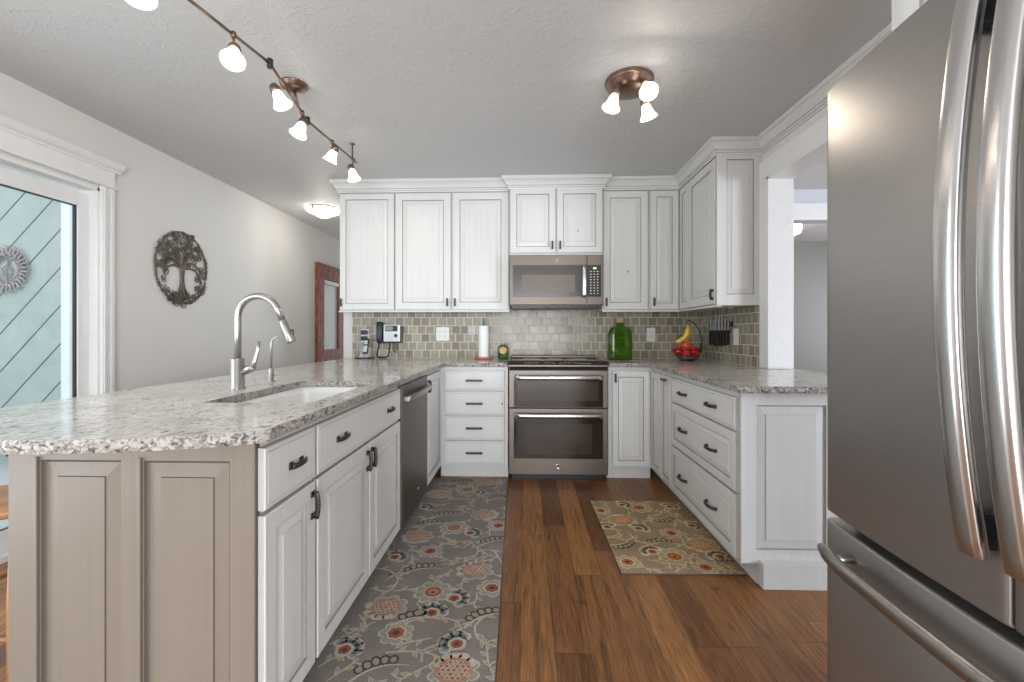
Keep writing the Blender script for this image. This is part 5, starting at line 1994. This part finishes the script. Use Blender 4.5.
    def vine(self, pts, w_=0.0036, leaves=True, col='cream'):
        P_ = [Vector((p[0], p[1])) for p in smooth_pts([(a, b, 0) for a, b in pts], 5)]
        self.band(P_, w_, col, 0.0001)
        if leaves:
            for i in range(3, len(P_) - 1, 3):
                t = (P_[i + 1] - P_[i]).normalized()
                s = 1 if (i // 3) % 2 else -1
                nn = Vector((-t.y, t.x)) * s
                a = P_[i]
                L = 0.034
                pl = [a, a + t * L * 0.3 + nn * L * 0.55, a + t * L * 0.9 + nn * L * 0.9, a + t * L * 0.75 + nn * L * 0.2]
                self.poly(pl if s > 0 else pl[::-1], 'cream', 0.0003)
                cc__ = sum(pl, Vector((0, 0))) / 4
                self.poly([cc__ + (q_ - cc__) * 0.62 for q_ in (pl if s > 0 else pl[::-1])], 'sage' if i % 6 else 'gold', 0.0005)

    def sprigs(self, taken, n, x0, x1, y0, y1):
        k = 0
        for _ in range(4000):
            if k >= n:
                break
            p = Vector((self.rr.uniform(x0, x1), self.rr.uniform(y0, y1)))
            if not self.inside(p) or any((p - Vector(q)).length < 0.095 for q in taken):
                continue
            taken.append((p.x, p.y))
            k += 1
            a = self.rr.uniform(0, 6.28)
            b = a + self.rr.choice((-1, 1)) * 1.2
            q1 = p + Vector((math.cos(a), math.sin(a))) * 0.05
            q2 = q1 + Vector((math.cos(b), math.sin(b))) * 0.045
            q0 = p - Vector((math.cos(a), math.sin(a))) * 0.05
            self.vine([q0, p, q1, q2], 0.003)

    def done(self):
        o = self.mb.build(self.name, self.mats)
        tag(o, self.label, self.cat)
        return o


TH = math.atan(14 / 440)


def fl(px, py):
    """floor point seen at a pixel: used once to read the motif positions off the photo"""
    a, b = (px - 512) / FOC, (332.5 - py) / FOC
    t = -CAMZ / b
    return (t * (a * math.cos(TH) - math.sin(TH)), t * (a * math.sin(TH) + math.cos(TH)))


ru1 = Rug([(-0.735, 3.44), (-0.735, 1.115), (-0.092, 1.115), (-0.141, 3.44)], 'floral_runner', 'long taupe floral runner rug lying along the peninsula cabinets', 'rug', rug_mats('runner_', {}))


def c1f(x, y):
    return fl(300 + x / 3.377, 480 + y / 3.377)


for (x, y) in ((450, 383), (520, 165), (565, 35)):
    ru1.rosette(c1f(x, y), 0.088, x)
for (x, y) in ((290, 435), (397, 195), (590, 310), (520, 650), (625, 120), (470, 50), (645, 8)):
    ru1.berry(c1f(x, y), 0.070, x)
for (x, y) in ((325, 522), (440, 245), (648, 370), (670, 158)):
    ru1.small(c1f(x, y), 0.064, x)
for (x, y, a) in ((520, 405, 0.4), (150, 580, 0.9), (320, 265, 0.8), (420, 95, 0.6), (575, 183, 0.5), (530, 560, 2.4), (445, 455, 1.4), (600, 45, .3)):
    ru1.bell(c1f(x, y), 0.078, a)
for (x, y, a, s) in ((405, 305, 0.35, 1), (260, 640, 0.45, 1), (622, 465, 0.5, 1), (495, 120, 0.3, 1), (655, 210, 0.4, 1), (395, 470, 0.2, 1), (545, 10, 0.2, 1), (672, 65, 0.3, 1), (440, 150, 0.3, 1)):
    ru1.feather(c1f(x, y), 0.10, a, s)
for pts in (((330, 520), (380, 480), (450, 470), (520, 480), (548, 520), (530, 560)), ((290, 590), (360, 585), (430, 590), (480, 610)), ((230, 300), (300, 310), (330, 340), (300, 380), (240, 370)),
            ((440, 245), (500, 215), (570, 215), (600, 240), (580, 270), (520, 285)), ((590, 500), (620, 470), (665, 455)), ((590, 500), (600, 540), (660, 570)), ((370, 130), (410, 130), (430, 150), (410, 170)),
            ((330, 200), (300, 230), (310, 280)), ((500, 60), (560, 70), (620, 60)), ((100, 560), (160, 540), (220, 500), (200, 460)), ((480, 290), (540, 280), (600, 290)), ((520, 90), (560, 95), (590, 110)),
            ((410, 620), (420, 580), (470, 560), (520, 540)), ((640, 240), (660, 250), (690, 300)), ((60, 640), (110, 610), (150, 600))):
    ru1.vine([c1f(*p) for p in pts])
# same pattern carried on past the bottom of the frame
for (x, y, f_) in ((-0.24, 1.22, ru1.rosette), (-0.50, 1.10, ru1.berry), (-0.60, 1.33, ru1.small), (-0.36, 1.05, ru1.bell)):
    f_((x, y), 0.06, 0.3)
ru1.sprigs([c1f(x, y) for x, y in ((450, 383), (520, 165), (565, 35), (290, 435), (397, 195), (590, 310), (520, 650), (625, 120), (470, 50), (325, 522), (440, 245), (648, 370), (520, 405), (150, 580), (320, 265), (420, 95), (575, 183), (530, 560), (405, 305), (260, 640), (622, 465), (495, 120), (655, 210))], 60, -0.66, -0.1, 0.95, 3.44)
ru1.done()

ru2 = Rug([(0.434, 3.012), (0.452, 2.100), (1.042, 2.110), (1.042, 3.022)], 'floral_mat', 'small brown floral kitchen mat lying in front of the right drawers', 'rug',
          rug_mats('mat_', {'ground': (0.36, 0.265, 0.165), 'cream': (0.70, 0.56, 0.36), 'white': (0.78, 0.70, 0.54), 'rust': (0.46, 0.13, 0.045), 'orange': (0.56, 0.20, 0.06), 'gold': (0.46, 0.29, 0.08), 'sage': (0.43, 0.36, 0.22), 'blue': (0.16, 0.13, 0.10)}), seed=2)


def c2f(x, y):
    return fl(590 + x / 6.4, 500 + y / 6.4)


for (x, y, r) in ((315, 55, 0.085), (540, 370, 0.09)):
    ru2.rosette(c2f(x, y), r, x)
for (x, y) in ((205, 135), (710, 295)):
    ru2.berry(c2f(x, y), 0.072, x)
for (x, y) in ((520, 220), (240, 405), (70, 75), (740, 440)):
    ru2.small(c2f(x, y), 0.062, x)
for (x, y, a) in ((205, 38, 0.4), (400, 340, 2.2), (650, 172, 0.3), (510, 50, 0.9), (830, 372, 2.0), (310, 190, 0.8), (110, 180, 2)):
    ru2.bell(c2f(x, y), 0.076, a)
for (x, y, a, s) in ((470, 125, 0.4, -1), (205, 290, 0.5, -1), (860, 370, 0.4, -1), (450, 280, 0.1, 1)):
    ru2.feather(c2f(x, y), 0.095, a, s)
for pts in (((250, 220), (280, 250), (350, 285), (440, 270), (520, 250), (530, 225)), ((110, 250), (150, 250), (190, 240), (205, 260)), ((80, 170), (130, 180), (170, 200), (200, 240)),
            ((360, 130), (400, 110), (460, 90)), ((540, 60), (500, 70), (520, 100), (560, 90)), ((400, 345), (400, 300), (390, 285)), ((790, 400), (820, 440), (900, 465)), ((570, 200), (600, 230), (640, 260)),
            ((680, 460), (720, 430), (760, 440), (770, 465)), ((680, 210), (740, 220), (780, 230)), ((280, 440), (340, 440), (420, 460))):
    ru2.vine([c2f(*p) for p in pts])
ru2.sprigs([c2f(x, y) for x, y in ((315, 55), (540, 370), (205, 135), (710, 295), (520, 220), (240, 405), (70, 75), (205, 38), (400, 340), (650, 172), (510, 50), (830, 372), (310, 190), (110, 180), (470, 125), (205, 290), (860, 370), (450, 280))], 22, 0.43, 1.04, 2.1, 3.02)
ru2.done()

# ================================================================== wooden stool beyond the peninsula
M['oak'] = plain('orange_brown_oak', (0.36, 0.17, 0.07), 0.4, var=0.25, vscale=14)
st = thing('bar_stool', 'orange brown wooden stool with splayed legs tucked in beyond the peninsula end', 'stool', (-1.62, 1.42, 0))
sx, sy, szt = -1.73, 1.46, 0.60
MB().lathe([(0.0, 0), (0.165, 0), (0.18, 0.010), (0.18, 0.026), (0.165, 0.036), (0.05, 0.030), (0, 0.028)], (sx, sy, szt - 0.036), 32).build('seat', 'oak', st)
for i in (-1, 1):
    for j in (-1, 1):
        MB().tube([(sx + i * 0.17, sy + j * 0.17, 0), (sx + i * 0.135, sy + j * 0.135, 0.32), (sx + i * 0.10, sy + j * 0.10, szt - 0.037)], [0.014, 0.019, 0.016], 12).build('leg', 'oak', st)
for k, (a, b, z) in enumerate((((-1, -1), (1, -1), 0.20), ((-1, 1), (1, 1), 0.20), ((-1, -1), (-1, 1), 0.28), ((1, -1), (1, 1), 0.28))):
    q = 0.17 - 0.07 * z / 0.62
    MB().tube([(sx + a[0] * q, sy + a[1] * q, z), (sx + b[0] * q, sy + b[1] * q, z)], 0.010, 8).build('stretcher', 'oak', st)

# floor trim
mb = MB().box((XL, 2.72, 0), (XL + 0.014, 5.33, 0.10), bev=0.003)
struct(mb.build('baseboard_left', 'trim'), 'white baseboard along the left wall', 'baseboard')
